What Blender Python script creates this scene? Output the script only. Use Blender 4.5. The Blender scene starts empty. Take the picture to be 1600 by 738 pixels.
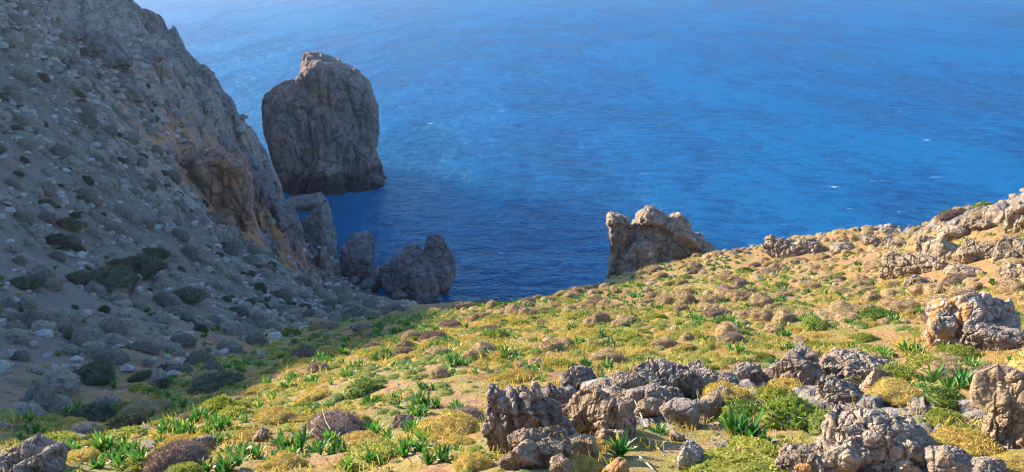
import bpy, bmesh, math, random
import numpy as np
from mathutils import Vector, Matrix

SC = bpy.context.scene
COL = SC.collection
R = math.radians
rng = np.random.default_rng(7)
random.seed(7)

# ------------------------------------------------------------------ camera
F = 1232.0                 # focal length in photo pixels (photo 1600 x 738)
CAMZ = 45.0
PITCH = R(20.0)
CP, SP = math.cos(PITCH), math.sin(PITCH)
SUN_AZ, SUN_EL = R(-60.0), R(21.5)
SUN = np.array([math.cos(SUN_EL) * math.sin(SUN_AZ), math.cos(SUN_EL) * math.cos(SUN_AZ), math.sin(SUN_EL)])

def ray(px, py):
    a = (px - 800.0) / F
    b = (369.0 - py) / F
    return np.array([a, CP + b * SP, -SP + b * CP])

def at(px, py, t):
    return np.array([0, 0, CAMZ]) + t * ray(px, py)

def sea_t(px, py):
    return CAMZ / -ray(px, py)[2]

def project(P):
    P = np.atleast_2d(P)
    d = P - np.array([0, 0, CAMZ])
    t = d[:, 1] * CP - d[:, 2] * SP
    u = d[:, 1] * SP + d[:, 2] * CP
    t = np.maximum(t, 1e-3)
    return 800 + F * d[:, 0] / t, 369 - F * u / t, t

# ------------------------------------------------------------------ noise
_pr = np.random.default_rng(1234)
_PERM = np.concatenate([_pr.permutation(256)] * 3)
_G = _pr.normal(size=(256, 3)); _G /= np.linalg.norm(_G, axis=1)[:, None]

def perlin(p, seed=0):
    p = np.asarray(p, float) + seed * 17.31
    i = np.floor(p).astype(int); f = p - i
    i &= 255
    w = f * f * f * (f * (f * 6 - 15) + 10)
    out = np.zeros(len(p))
    for dx in (0, 1):
        wx = w[:, 0] if dx else 1 - w[:, 0]
        hx = _PERM[i[:, 0] + dx]
        for dy in (0, 1):
            wy = w[:, 1] if dy else 1 - w[:, 1]
            hy = _PERM[hx + i[:, 1] + dy]
            for dz in (0, 1):
                wz = w[:, 2] if dz else 1 - w[:, 2]
                g = _G[_PERM[hy + i[:, 2] + dz]]
                out += wx * wy * wz * (g[:, 0] * (f[:, 0] - dx) + g[:, 1] * (f[:, 1] - dy) + g[:, 2] * (f[:, 2] - dz))
    return out * 1.5

def fbm(p, octv=4, gain=0.5, seed=0, ridged=False):
    p = np.asarray(p, float)
    a, s, tot = 1.0, np.zeros(len(p)), 0
    for k in range(octv):
        n = perlin(p * (2.03 ** k), seed + k * 3)
        if ridged: n = 1 - 2 * np.abs(n)
        s += a * n; tot += a; a *= gain
    return s / tot

def worley(p, seed=0):
    p = np.asarray(p, float) + seed * 9.7
    i = np.floor(p).astype(int)
    f1 = np.full(len(p), 9.0); f2 = np.full(len(p), 9.0); idv = np.zeros(len(p))
    for dx in (-1, 0, 1):
        for dy in (-1, 0, 1):
            for dz in (-1, 0, 1):
                c = i + np.array([dx, dy, dz])
                h = _PERM[_PERM[_PERM[c[:, 0] & 255] + (c[:, 1] & 255)] + (c[:, 2] & 255)]
                q = c + 0.5 + 0.45 * _G[h]
                d = np.linalg.norm(p - q, axis=1)
                m = d < f1
                f2 = np.where(m, f1, np.minimum(f2, d))
                idv = np.where(m, h / 255.0, idv)
                f1 = np.minimum(f1, d)
    return f1, f2, idv

_Q = np.linalg.qr(np.random.default_rng(3).normal(size=(3, 3)))[0]
def blocks(p, seed=0):
    """cells with straight joints: (cell value, distance to the next joint)"""
    p = np.asarray(p, float) @ _Q.T + seed * 5.3
    i = np.floor(p).astype(int)
    f1 = np.full(len(p), 9.0); f2 = np.full(len(p), 9.0); idv = np.zeros(len(p))
    for dx in (-1, 0, 1):
        for dy in (-1, 0, 1):
            for dz in (-1, 0, 1):
                c = i + np.array([dx, dy, dz])
                h = _PERM[_PERM[_PERM[c[:, 0] & 255] + (c[:, 1] & 255)] + (c[:, 2] & 255)]
                q = np.abs(p - c - 0.5 - 0.42 * _G[h])
                d = q.max(1) * 0.8 + q.sum(1) * 0.12
                m = d < f1
                f2 = np.where(m, f1, np.minimum(f2, d)); idv = np.where(m, h / 255.0, idv); f1 = np.minimum(f1, d)
    return idv, f2 - f1

def sstep(a, b, x):
    t = np.clip((x - a) / (b - a), 0, 1)
    return t * t * (3 - 2 * t)

# ------------------------------------------------------------------ terrain height
CTRL_PX = [
    # near slope
    (800,738,7),(800,700,8.5),(800,650,11),(800,600,14),(800,550,19),(800,500,30),(800,482,38),
    (1100,738,6.5),(1100,650,10),(1100,580,15),(1100,520,22),(1100,460,36),
    (1400,738,6.2),(1400,650,9.5),(1400,580,14),(1400,520,20),(1400,460,28),(1400,420,36),
    (1590,738,6.5),(1590,600,11),(1590,500,18),(1590,420,26),(1590,360,34),
    (690,487,42),(860,462,50),(950,440,58),(1110,396,62),(1280,374,56),(1390,379,50),(1600,324,41),
    (1250,430,42),(1000,480,38),
    (0,738,9),(0,700,12),(300,738,9.5),(300,650,15),(550,738,8),(550,650,12.5),(550,580,19),
    (520,508,37),(420,560,24),(650,540,25),
    # left slope
    (0,600,20),(0,500,26),(0,400,33),(0,300,41),(0,200,52),(0,100,66),(0,0,84),
    (200,640,20),(200,560,26),(200,480,34),(200,400,45),(200,300,61),(200,200,78),(200,100,97),(190,8,112),(100,50,92),
    (300,580,26),(300,500,38),(300,430,54),(300,380,70),(300,310,86),(300,240,97),(300,95,115),(250,40,113),
    (385,420,72),(400,470,58),(400,520,41),(385,385,88),
    (340,140,117),(385,215,118),(400,240,117),
    (440,415,98),(480,500,50),(480,530,34),(500,455,80),(550,468,88),(600,478,96),(650,482,101),
]
CTRL_XYZ = [(0,0,43.4),(0,-10,47.5),(20,-5,46.5),(-20,-5,45.5),(-40,5,50),(40,10,45.5),(35,30,38.5),(45,45,37),(60,40,40),
    (90,30,46),(80,60,38),(-78,50,69),(-78,61,65),(-79,80,58),(-79,100,60),(-78,135,58),(-105,50,60),(-105,80,48),(-112,110,56),(-105,165,58),(-135,170,55),(-72,150,41),(-50,60,44),(-60,40,55),(-64,88,50),(-63,105,49),  # includes unseen left crest and back hill, shaped for the shadows they cast
    (-75,0,66),(-110,10,62),(-60,121,38.5),(-6,60,16),(-6,78,9),(-8,95,0.3),(4,60,19),(10,70,17),(24,66,20),(-45,125,24),(-30,110,3),(-20,108,-1)]
_CP = np.array([at(*c) for c in CTRL_PX] + [np.array(c, float) for c in CTRL_XYZ])

def _phi(d2):
    return 0.5 * d2 * np.log(d2 + 1e-9)

def _fit(P, z, lam=0.6):
    n = len(P)
    S = P / 50.0
    d2 = ((S[:, None] - S[None]) ** 2).sum(-1)
    A = np.zeros((n + 3, n + 3)); A[:n, :n] = _phi(d2) + lam * 1e-3 * np.eye(n)
    A[:n, n] = 1; A[:n, n + 1:] = S; A[n, :n] = 1; A[n + 1:, :n] = S.T
    return np.linalg.solve(A, np.concatenate([z, np.zeros(3)]))
_W = _fit(_CP[:, :2], _CP[:, 2])

def land(x, y):
    P = np.stack([x, y], 1) / 50.0
    S = _CP[:, :2] / 50.0
    out = np.empty(len(P))
    for a in range(0, len(P), 20000):
        q = P[a:a + 20000]
        d2 = ((q[:, None] - S[None]) ** 2).sum(-1)
        out[a:a + 20000] = _phi(d2) @ _W[:-3] + _W[-3] + q @ _W[-2:]
    return out

# brow of the land in plan: beyond it the ground falls to the sea
COAST = np.array([(-240,235),(-135,218),(-104,195),(-82,165),(-74,137),(-65,122),(-59.5,116.5),(-54,115),(-49.6,116),(-46,116.8),(-42,116.6),(-38.8,115.3),(-34.2,111.5),
    (-29.5,107.5),(-24,104),(-16,101),(-9.6,97),(-6.5,88),(-6,76),(-4.5,60),(-3.2,47),(-2.5,41),(2.6,46.5),(7.4,54),(15.8,58.6),(21,57.3),(25,52.5),(27,47),(28.5,42.5),(33,39.5),(60,41),(90,50),(140,60),(240,60)], float)
_POLY = np.concatenate([COAST, [(240, -300), (-240, -300)]])

def coast_sd(x, y):
    """signed distance to the brow, positive seaward"""
    P = np.stack([x, y], 1)
    d = np.full(len(P), 1e9); ins = np.zeros(len(P), bool)
    n = len(_POLY)
    for k in range(n):
        a, b = _POLY[k], _POLY[(k + 1) % n]
        e = b - a
        w = P - a
        h = np.clip((w @ e) / (e @ e), 0, 1)
        d = np.minimum(d, np.hypot(w[:, 0] - e[0] * h, w[:, 1] - e[1] * h))
        c = ((a[1] > P[:, 1]) != (b[1] > P[:, 1])) & (P[:, 0] < (b[0] - a[0]) * (P[:, 1] - a[1]) / (b[1] - a[1] + 1e-12) + a[0])
        ins ^= c
    return np.where(ins, -d, d)

def rock_mask(x, y):
    """bare rock: headland ridge and cliffs, and the pale ridge on the right"""
    P3 = np.stack([x, y, np.zeros_like(x)], 1)
    n = fbm(P3 / 9.0, 3, seed=21)
    sd = coast_sd(x, y)
    m = sstep(-24, -9, sd + 9 * n) * sstep(-28, -34, x) * sstep(78, 96, y)          # headland ridge
    m = np.maximum(m, sstep(66, 78, y + 8 * n) * sstep(-24, -27, x + 0.0 * n) * sstep(-16, -9, sd))
    m = np.maximum(m, sstep(12, 21, x - 0.18 * y + 6 * n) * sstep(20, 31, y + 4 * n) * 0.8)   # right ridge
    m = np.maximum(m, 0.95 * sstep(1.0, 0.55, np.hypot((x - 1.7) / 2.6, (y - 10.2) / 2.6) + 0.35 * n))    # bedrock under the foreground outcrops
    m = np.maximum(m, 0.85 * sstep(1.0, 0.6, np.hypot((x - 4.6) / 1.9, (y - 9.0) / 4.5) + 0.35 * n))
    m = np.maximum(m, sstep(0.5, 4, sd))
    m = np.maximum(m, 0.9 * sstep(-52, -62, x + 10 * n))
    return np.clip(m, 0, 1)

def height(x, y):
    x = np.atleast_1d(np.asarray(x, float)); y = np.atleast_1d(np.asarray(y, float))
    z = land(x, y)
    P3 = np.stack([x, y, np.zeros_like(x)], 1)
    wob = fbm(P3 / 7.0, 3, seed=5) * 1.6 * sstep(70, 95, y) + fbm(P3 / 3.0, 2, seed=6) * 0.5
    sd = coast_sd(x, y) + wob
    s = np.maximum(sd, 0)
    k = np.where(y > 85, 2.4, 1.5)
    z = z - k * (np.sqrt(s * s + 1.0) - 1.0)
    rm = rock_mask(x, y)
    # crags: blocky ledges in bare rock
    far = sstep(20, 90, y)
    amp = rm * (0.25 + 2.3 * far + 0.45 * sstep(14, 22, x) * sstep(24, 32, y))
    sc = 2.2 + 3.4 * far
    q = np.stack([x, y, z * 0.9], 1) / 5.0
    f1, f2, idv = worley(q + 0.25 * np.stack([fbm(q * 1.3, 2, seed=31), fbm(q * 1.3, 2, seed=32), 0 * x], 1), 3)
    z = z + amp * (1.5 * (idv - 0.5) + 1.3 * np.minimum(f2 - f1, 0.35) - 0.3)
    z = z + amp * 1.0 * fbm(q * 1.7, 5, 0.6, 33, True)
    idb, jdb = blocks(np.stack([x, y, z], 1) * 1.9, 4)
    z = z + rm * (1 - far) * (0.22 * (idb - 0.5) - 0.10 * np.exp(-(jdb / 0.08) ** 2) + 0.06 * fbm(P3 / 0.35, 3, 0.6, 17))
    # soft ground: hummocks and small lumps
    soft = 1 - 0.7 * rm
    shady = sstep(-8, -12, x + 0.02 * y)
    z = z + soft * shady * (0.22 * fbm(P3 / 1.5, 3, 0.6, 14) + 0.35 * fbm(P3 / 4.5, 2, seed=15))
    z = z + soft * (0.30 * fbm(P3 / 3.1, 3, seed=9) + 0.07 * fbm(P3 / 0.7, 3, seed=10) + 0.45 * fbm(P3 / 11.0, 2, seed=12) * far)
    return np.maximum(z, -7.0)

_ts = np.concatenate([np.linspace(3, 30, 500), np.linspace(30.05, 170, 1000)])
def ground(px, py):
    """where the sight line through photo pixel (px, py) first meets the ground"""
    d = ray(px, py)
    P = np.array([0, 0, CAMZ]) + _ts[:, None] * d
    below = P[:, 2] < height(P[:, 0], P[:, 1])
    k = int(np.argmax(below)) if below.any() else len(_ts) - 1
    t = _ts[max(k - 1, 0)] * 0.5 + _ts[k] * 0.5
    p = np.array([0, 0, CAMZ]) + t * d
    p[2] = height([p[0]], [p[1]])[0]
    return p, t

# ------------------------------------------------------------------ mesh helpers
def mesh_arrays(name, V, faces, smooth=True, attrs=None):
    """faces: list of int arrays (n, k)"""
    me = bpy.data.meshes.new(name)
    V = np.ascontiguousarray(V, np.float32)
    me.vertices.add(len(V)); me.vertices.foreach_set('co', V.ravel())
    faces = [np.asarray(f, np.int32) for f in faces if len(f)]
    tot = sum(f.size for f in faces); nf = sum(len(f) for f in faces)
    me.loops.add(tot); me.loops.foreach_set('vertex_index', np.concatenate([f.ravel() for f in faces]))
    me.polygons.add(nf)
    sizes = np.concatenate([np.full(len(f), f.shape[1], np.int32) for f in faces])
    st = np.concatenate([[0], np.cumsum(sizes)[:-1]]).astype(np.int32)
    me.polygons.foreach_set('loop_start', st)
    me.polygons.foreach_set('use_smooth', np.full(nf, smooth))
    for k, v in (attrs or {}).items():
        a = me.attributes.new(k, 'FLOAT', 'POINT'); a.data.foreach_set('value', np.asarray(v, np.float32))
    me.update(calc_edges=True); me.validate()
    return me

def link(name, me, mat=None, parent=None, label=None, cat=None, group=None, kind=None):
    o = bpy.data.objects.new(name, me); COL.objects.link(o)
    if mat and me is not None and not me.materials: me.materials.append(mat)
    if parent: o.parent = parent
    if label: o['label'] = label
    if cat: o['category'] = cat
    if group: o['group'] = group
    if kind: o['kind'] = kind
    return o

# ------------------------------------------------------------------ materials
class NT:
    def __init__(s, name):
        s.m = bpy.data.materials.new(name); s.m.use_nodes = True
        s.t = s.m.node_tree; s.t.nodes.clear()
        s.out = s.t.nodes.new('ShaderNodeOutputMaterial')
    def n(s, typ, **kw):
        d = s.t.nodes.new('ShaderNode' + typ)
        for k, v in kw.items():
            if k[0] == '_': setattr(d, k[1:], v)
        for k, v in kw.items():
            if k[0] == '_': continue
            key = k if k in d.inputs else k.replace('_', ' ')
            if key not in d.inputs and key.startswith('i') and key[1:].isdigit(): sock = d.inputs[int(key[1:])]
            else: sock = d.inputs[key]
            s.set(sock, v)
        return d
    def set(s, sock, v):
        if hasattr(v, 'bl_idname') and hasattr(v, 'outputs'): s.t.links.new(v.outputs[0], sock)
        elif hasattr(v, 'is_output'): s.t.links.new(v, sock)
        elif isinstance(v, (tuple, list)) and len(v) == 3 and sock.type == 'RGBA': sock.default_value = (*v, 1)
        else: sock.default_value = v
    def mix(s, fac, a, b, mode='MIX'):
        d = s.t.nodes.new('ShaderNodeMix'); d.data_type = 'RGBA'; d.blend_type = mode
        s.set(d.inputs[0], fac); s.set(d.inputs[6], a); s.set(d.inputs[7], b)
        return d.outputs[2]
    def math(s, op, a, b=0.0, c=0.0, clamp=False):
        d = s.t.nodes.new('ShaderNodeMath'); d.operation = op; d.use_clamp = clamp
        for k, v in enumerate((a, b, c)): s.set(d.inputs[k], v)
        return d.outputs[0]
    def rng(s, v, a, b, c=0.0, d_=1.0, smooth=True):
        d = s.t.nodes.new('ShaderNodeMapRange'); d.interpolation_type = 'SMOOTHSTEP' if smooth else 'LINEAR'
        for k, q in enumerate((v, a, b, c, d_)): s.set(d.inputs[k], q)
        return d.outputs[0]
    def noise(s, vec, scale, detail=4, rough=0.55, dist=0.0, dims='3D'):
        d = s.t.nodes.new('ShaderNodeTexNoise'); d.noise_dimensions = dims
        s.set(d.inputs['Vector'], vec); s.set(d.inputs['Scale'], scale); s.set(d.inputs['Detail'], detail)
        s.set(d.inputs['Roughness'], rough); s.set(d.inputs['Distortion'], dist)
        return d.outputs[0]
    def voro(s, vec, scale, feature='F1', out=0, rand=1.0):
        d = s.t.nodes.new('ShaderNodeTexVoronoi'); d.feature = feature
        s.set(d.inputs['Vector'], vec); s.set(d.inputs['Scale'], scale); s.set(d.inputs['Randomness'], rand)
        return d.outputs[out]
    def scale(s, vec, xyz, rot=(0, 0, 0), loc=(0, 0, 0)):
        d = s.t.nodes.new('ShaderNodeMapping'); s.set(d.inputs[0], vec)
        d.inputs['Location'].default_value = loc; d.inputs['Rotation'].default_value = rot; d.inputs['Scale'].default_value = xyz
        return d.outputs[0]
    def attr(s, name):
        d = s.t.nodes.new('ShaderNodeAttribute'); d.attribute_name = name
        return d.outputs['Fac']
    def bump(s, h, strength, dist, normal=None):
        d = s.t.nodes.new('ShaderNodeBump'); s.set(d.inputs['Height'], h)
        d.inputs['Strength'].default_value = strength; d.inputs['Distance'].default_value = dist
        if normal is not None: s.set(d.inputs['Normal'], normal)
        return d.outputs[0]
    def surf(s, sh):
        s.t.links.new(sh.outputs[0], s.out.inputs[0]); return s.m
    def geo(s): return s.t.nodes.new('ShaderNodeNewGeometry')
    def tc(s): return s.t.nodes.new('ShaderNodeTexCoord').outputs['Object']

def mat_terrain():
    T = NT('hillside_ground')
    pos = T.geo().outputs['Position']
    rock = T.attr('rock'); green = T.attr('green'); ochre = T.attr('ochre'); pale = T.attr('pale')
    n1 = T.noise(pos, 0.55, 5, 0.6); n2 = T.noise(pos, 2.7, 5, 0.65); n3 = T.noise(pos, 11.0, 4, 0.65); n4 = T.noise(pos, 0.13, 3)
    soil = T.mix(T.rng(n2, 0.35, 0.65), (0.20, 0.088, 0.032), (0.29, 0.152, 0.06))
    soil = T.mix(T.rng(n3, 0.40, 0.66), soil, (0.31, 0.175, 0.08))
    soil = T.mix(T.math('MULTIPLY', pale, 0.9), soil, T.mix(n3, (0.085, 0.066, 0.056), (0.19, 0.15, 0.125)))  # grey-brown look of shaded soil painted in on the left slope
    grassc = T.mix(T.rng(n3, 0.35, 0.65), (0.20, 0.145, 0.04), (0.31, 0.205, 0.07))
    grassc = T.mix(T.rng(n1, 0.45, 0.62), grassc, (0.17, 0.165, 0.03))
    g = T.math('MULTIPLY', T.rng(T.math('ADD', T.math('MULTIPLY', n2, 0.6), T.math('MULTIPLY', n1, 0.55)), 0.46, 0.62), green, clamp=True)
    col = T.mix(T.math('MULTIPLY', g, 0.85), soil, grassc)
    # pale stones strewn in the soil
    v = T.voro(pos, 5.5); vc = T.voro(pos, 5.5, out=1)
    st = T.math('MULTIPLY', T.rng(v, 0.34, 0.22), T.rng(T.noise(pos, 1.3, 2), 0.48, 0.62))
    col = T.mix(T.math('MULTIPLY', st, 0.65), col, T.mix(T.noise(vc, 3.0, 0), (0.24, 0.18, 0.14), (0.42, 0.35, 0.29)))
    scr = T.rng(T.noise(pos, 1.9, 4, 0.7), 0.46, 0.60)
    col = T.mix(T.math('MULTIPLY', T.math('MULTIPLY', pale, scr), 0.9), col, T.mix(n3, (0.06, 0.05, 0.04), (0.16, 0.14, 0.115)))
    # rock
    strat = T.noise(T.scale(pos, (0.5, 0.5, 1.6), (0.5, 0.3, 0)), 1.3, 6, 0.65)
    rc = T.mix(T.rng(strat, 0.3, 0.7), (0.165, 0.14, 0.12), (0.36, 0.31, 0.26))
    rc = T.mix(T.rng(n3, 0.55, 0.75), rc, (0.46, 0.41, 0.36))
    rc = T.mix(T.math('MULTIPLY', ochre, T.rng(T.noise(pos, 0.35, 5, 0.65), 0.36, 0.52)), rc, T.mix(n2, (0.50, 0.19, 0.06), (0.52, 0.30, 0.14)))
    rm = T.rng(T.math('ADD', rock, T.math('MULTIPLY', T.math('SUBTRACT', n1, 0.5), 1.1)), 0.38, 0.62)
    col = T.mix(rm, col, rc)
    h = T.math('ADD', T.math('MULTIPLY', n3, 0.6), T.math('ADD', T.math('MULTIPLY', T.noise(pos, 32.0, 3), 0.2), T.math('MULTIPLY', st, 0.5)))
    hr = T.math('ADD', T.noise(T.scale(pos, (1, 1, 0.35)), 1.1, 8, 0.68), T.math('MULTIPLY', T.rng(T.voro(T.scale(pos, (1, 1, .45)), 0.7, 'DISTANCE_TO_EDGE'), 0.0, 0.10), 0.35))
    nb = T.bump(h, 0.7, 0.10)
    nb = T.bump(T.math('MULTIPLY', hr, rm), 0.9, 0.8, nb)
    b = T.n('BsdfPrincipled', Base_Color=col, Roughness=0.92, Normal=nb)
    b.inputs['Specular IOR Level'].default_value = 0.25
    return T.surf(b)

def mat_water():
    T = NT('sea_water')
    pos = T.geo().outputs['Position']
    # wind lanes and gusts scale the wave bumps; their light and dark is also painted
    lane = T.noise(T.scale(pos, (1, 0.45, 1), (0, 0, R(24))), 0.010, 4, 0.55)
    lane2 = T.noise(T.scale(pos, (1, 0.4, 1), (0, 0, R(20))), 0.045, 4, 0.6)
    w1 = T.noise(T.scale(pos, (0.55, 1, 1), (0, 0, R(28))), 0.40, 3, 0.55, 0.4)
    w2 = T.noise(T.scale(pos, (0.6, 1, 1), (0, 0, R(14))), 1.5, 4, 0.6, 0.5)
    w3 = T.noise(pos, 4.5, 3, 0.6)
    gust = T.rng(T.math('ADD', T.math('MULTIPLY', lane, 0.55), T.math('MULTIPLY', lane2, 0.45)), 0.40, 0.60, 0.30, 1.0)
    w0 = T.noise(T.scale(pos, (0.4, 1, 1), (0, 0, R(22))), 0.085, 3, 0.6, 0.3)
    h = T.math('ADD', T.math('ADD', T.math('MULTIPLY', w0, 2.6), T.math('MULTIPLY', w1, 2.2)), T.math('ADD', T.math('MULTIPLY', w2, 1.1), T.math('MULTIPLY', w3, 0.20)))
    nb = T.bump(T.math('MULTIPLY', h, gust), 1.0, 1.0)
    ripple_tone = T.math('ADD', gust, T.math('ADD', T.math('MULTIPLY', T.math('SUBTRACT', w1, 0.5), 1.8), T.math('MULTIPLY', T.math('SUBTRACT', w2, 0.5), 1.3)), clamp=True)  # ripple light and dark put into the water colour, over the lanes
    col = T.mix(ripple_tone, (0.000, 0.024, 0.105), (0.002, 0.105, 0.26))
    fo = T.noise(T.scale(pos, (0.33, 1, 1), (0, 0, R(20))), 0.42, 4, 0.6)
    fo2 = T.noise(pos, 0.016, 3)
    foam = T.math('MULTIPLY', T.rng(fo, 0.675, 0.74), T.rng(fo2, 0.45, 0.62))
    col = T.mix(T.math('MULTIPLY', foam, 0.75), col, (0.75, 0.8, 0.85))
    # light is scattered about inside the water before it comes back up
    b = T.n('BsdfPrincipled', Base_Color=col, Roughness=1.0, Normal=nb)
    b.subsurface_method = 'BURLEY'
    b.inputs['Specular IOR Level'].default_value = 0.0
    b.inputs['Subsurface Weight'].default_value = 1.0; b.inputs['Subsurface Scale'].default_value = 1.0
    b.inputs['Subsurface Radius'].default_value = (110, 110, 110)
    g = T.n('BsdfGlossy', Color=(0.6, 0.92, 1.0), Roughness=0.26, Normal=nb)
    fr = T.n('Fresnel', IOR=1.33, Normal=nb)
    m = T.n('MixShader'); T.set(m.inputs[0], T.math('MULTIPLY', fr, 0.27)); T.set(m.inputs[1], b); T.set(m.inputs[2], g)
    return T.surf(m)

def mat_rock(name, dark=(0.15, 0.13, 0.115), light=(0.36, 0.31, 0.265), pale=(0.50, 0.45, 0.40), ochre=(0.48, 0.24, 0.08), och=0.35, s=1.0, pit=0.0, wet=None, streak=False):
    """s = features per metre"""
    T = NT(name)
    p = T.tc()
    rnd = T.n('ObjectInfo').outputs['Random']
    off = T.n('VectorMath', _operation='ADD'); T.set(off.inputs[0], p)
    cmb = T.n('CombineXYZ'); T.set(cmb.inputs[0], T.math('MULTIPLY', rnd, 37.0)); T.set(cmb.inputs[1], T.math('MULTIPLY', rnd, 11.0))
    T.set(off.inputs[1], cmb); q = off.outputs[0]
    big = T.noise(q, 0.9 * s, 4, 0.6); mid = T.noise(q, 3.5 * s, 6, 0.68, 0.3); fine = T.noise(q, 16 * s, 4, 0.7)
    strat = T.noise(T.scale(q, (0.8, 0.8, 2.4), (0.6, 0.35, 0)), 2.0 * s, 5, 0.65)
    col = T.mix(T.rng(T.math('ADD', T.math('MULTIPLY', mid, .6), T.math('MULTIPLY', strat, .4)), 0.36, 0.62), dark, light)
    col = T.mix(T.math('MULTIPLY', T.rng(fine, 0.5, 0.72), 0.8), col, pale)
    col = T.mix(T.math('MULTIPLY', T.rng(big, 0.52, 0.68), och), col, ochre)
    if streak:      # rusty run-off streaks down one face
        sx = T.n('SeparateXYZ'); T.set(sx.inputs[0], p)
        band = T.math('MULTIPLY', T.rng(sx.outputs[0], -1.05, -0.7), T.rng(sx.outputs[0], 0.05, -0.35))
        sn = T.rng(T.noise(T.scale(p, (5.0, 5.0, 0.7)), 1.0, 4, 0.6), 0.44, 0.58)
        col = T.mix(T.math('MULTIPLY', T.math('MULTIPLY', band, sn), 0.95), col, (0.62, 0.27, 0.05))
    crack = T.rng(T.voro(T.scale(q, (1, 1, 0.55), (0.3, 0.2, 0)), 1.7 * s, 'DISTANCE_TO_EDGE'), 0.0, 0.05)
    col = T.mix(T.math('MULTIPLY', T.math('SUBTRACT', 1.0, crack), 0.35), col, (0.07, 0.06, 0.055))
    li = T.rng(T.noise(q, 5.5 * s, 5, 0.7), 0.56, 0.64)
    col = T.mix(T.math('MULTIPLY', li, 0.55), col, T.mix(T.rng(big, 0.42, 0.58), (0.085, 0.08, 0.07), (0.42, 0.31, 0.14)))
    col = T.mix(1.0, col, T.mix(rnd, (0.86, 0.85, 0.86), (1.1, 1.07, 1.0)), 'MULTIPLY')
    rough = 0.9
    if wet is not None:      # dark tide band
        z = T.n('SeparateXYZ'); T.set(z.inputs[0], T.geo().outputs['Position'])
        zz = T.math('ADD', z.outputs[2], T.math('MULTIPLY', T.math('SUBTRACT', big, 0.5), wet * 2.5))
        wf = T.rng(zz, wet * 1.25, wet * 0.7)
        col = T.mix(T.math('MULTIPLY', wf, 0.8), col, (0.028, 0.026, 0.026))
        rough = T.math('SUBTRACT', 0.9, T.math('MULTIPLY', wf, 0.5))
    h = T.math('ADD', T.math('MULTIPLY', mid, 1.0), T.math('ADD', T.math('MULTIPLY', fine, 0.35), T.math('MULTIPLY', crack, 0.25)))
    if pit:
        v = T.voro(q, 7.0 * s)
        h = T.math('ADD', h, T.math('MULTIPLY', T.rng(v, 0.0, 0.5), pit))
    nb = T.bump(h, 1.0, 0.2 / s)
    b = T.n('BsdfPrincipled', Base_Color=col, Roughness=rough, Normal=nb)
    b.inputs['Specular IOR Level'].default_value = 0.3
    return T.surf(b)

def mat_leaf(name, a, b_, c=None, trans=0.3, rough=0.7, spec=0.25, nscale=3.0, yellow=False):
    T = NT(name)
    rnd = T.n('ObjectInfo').outputs['Random']
    f = T.math('FRACT', T.math('ADD', rnd, T.attr('tint')))
    n = T.noise(T.geo().outputs['Position'], nscale, 3)
    col = T.mix(T.rng(T.math('ADD', T.math('MULTIPLY', f, .5), T.math('MULTIPLY', n, .5)), 0.25, 0.75), a, b_)
    if yellow: col = T.mix(T.rng(T.attr('leafvar'), 0.86, 0.95), col, (0.34, 0.33, 0.07))
    if c: col = T.mix(T.rng(T.noise(T.tc(), 2.3, 2), 0.5, 0.7), col, c)
    lv = T.attr('leafvar')
    col = T.mix(1.0, col, T.mix(lv, (0.62, 0.62, 0.62), (1.32, 1.32, 1.32)), 'MULTIPLY')
    p = T.n('BsdfPrincipled', Base_Color=col, Roughness=rough)
    p.inputs['Specular IOR Level'].default_value = spec
    tr = T.n('BsdfTranslucent', Color=T.mix(1.0, col, (1.25, 1.3, 0.8), 'MULTIPLY'))
    m = T.n('MixShader'); T.set(m.inputs[0], trans); T.set(m.inputs[1], p); T.set(m.inputs[2], tr)
    return T.surf(m)

# ------------------------------------------------------------------ world, sun, camera
w = bpy.data.worlds.new("World"); SC.world = w; w.use_nodes = True
wt = w.node_tree; wt.nodes.clear()
sky = wt.nodes.new('ShaderNodeTexSky'); sky.sky_type = 'NISHITA'; sky.sun_disc = False
sky.sun_elevation = SUN_EL; sky.sun_rotation = SUN_AZ; sky.air_density = 1.0; sky.dust_density = 0.55; sky.ozone_density = 6.0
bg = wt.nodes.new('ShaderNodeBackground'); bg.inputs[1].default_value = 0.15
wo = wt.nodes.new('ShaderNodeOutputWorld')
wt.links.new(sky.outputs[0], bg.inputs[0]); wt.links.new(bg.outputs[0], wo.inputs[0])
sl = bpy.data.lights.new('sun', 'SUN'); sl.energy = 4.6; sl.angle = R(0.53); sl.color = (1.0, 0.87, 0.71)
so = bpy.data.objects.new('sun', sl); COL.objects.link(so)
so.rotation_euler = Vector(SUN).to_track_quat('Z', 'Y').to_euler(); so.location = (-60, 60, 120)
cam = bpy.data.cameras.new('camera'); cam.sensor_width = 36; cam.lens = 36 * F / 1600; cam.clip_end = 60000; cam.clip_start = 0.05
co = bpy.data.objects.new('camera', cam); COL.objects.link(co)
co.location = (0, 0, CAMZ); co.rotation_euler = (R(90) - PITCH, 0, 0); SC.camera = co
SC.view_settings.view_transform = 'Standard'; SC.view_settings.look = 'None'; SC.view_settings.gamma = 1
SC.view_settings.exposure = 1.75
SC.cycles.filter_width = 1.2
SC.cycles.use_denoising = True
SC.cycles.max_bounces = 6; SC.cycles.transparent_max_bounces = 4
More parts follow.
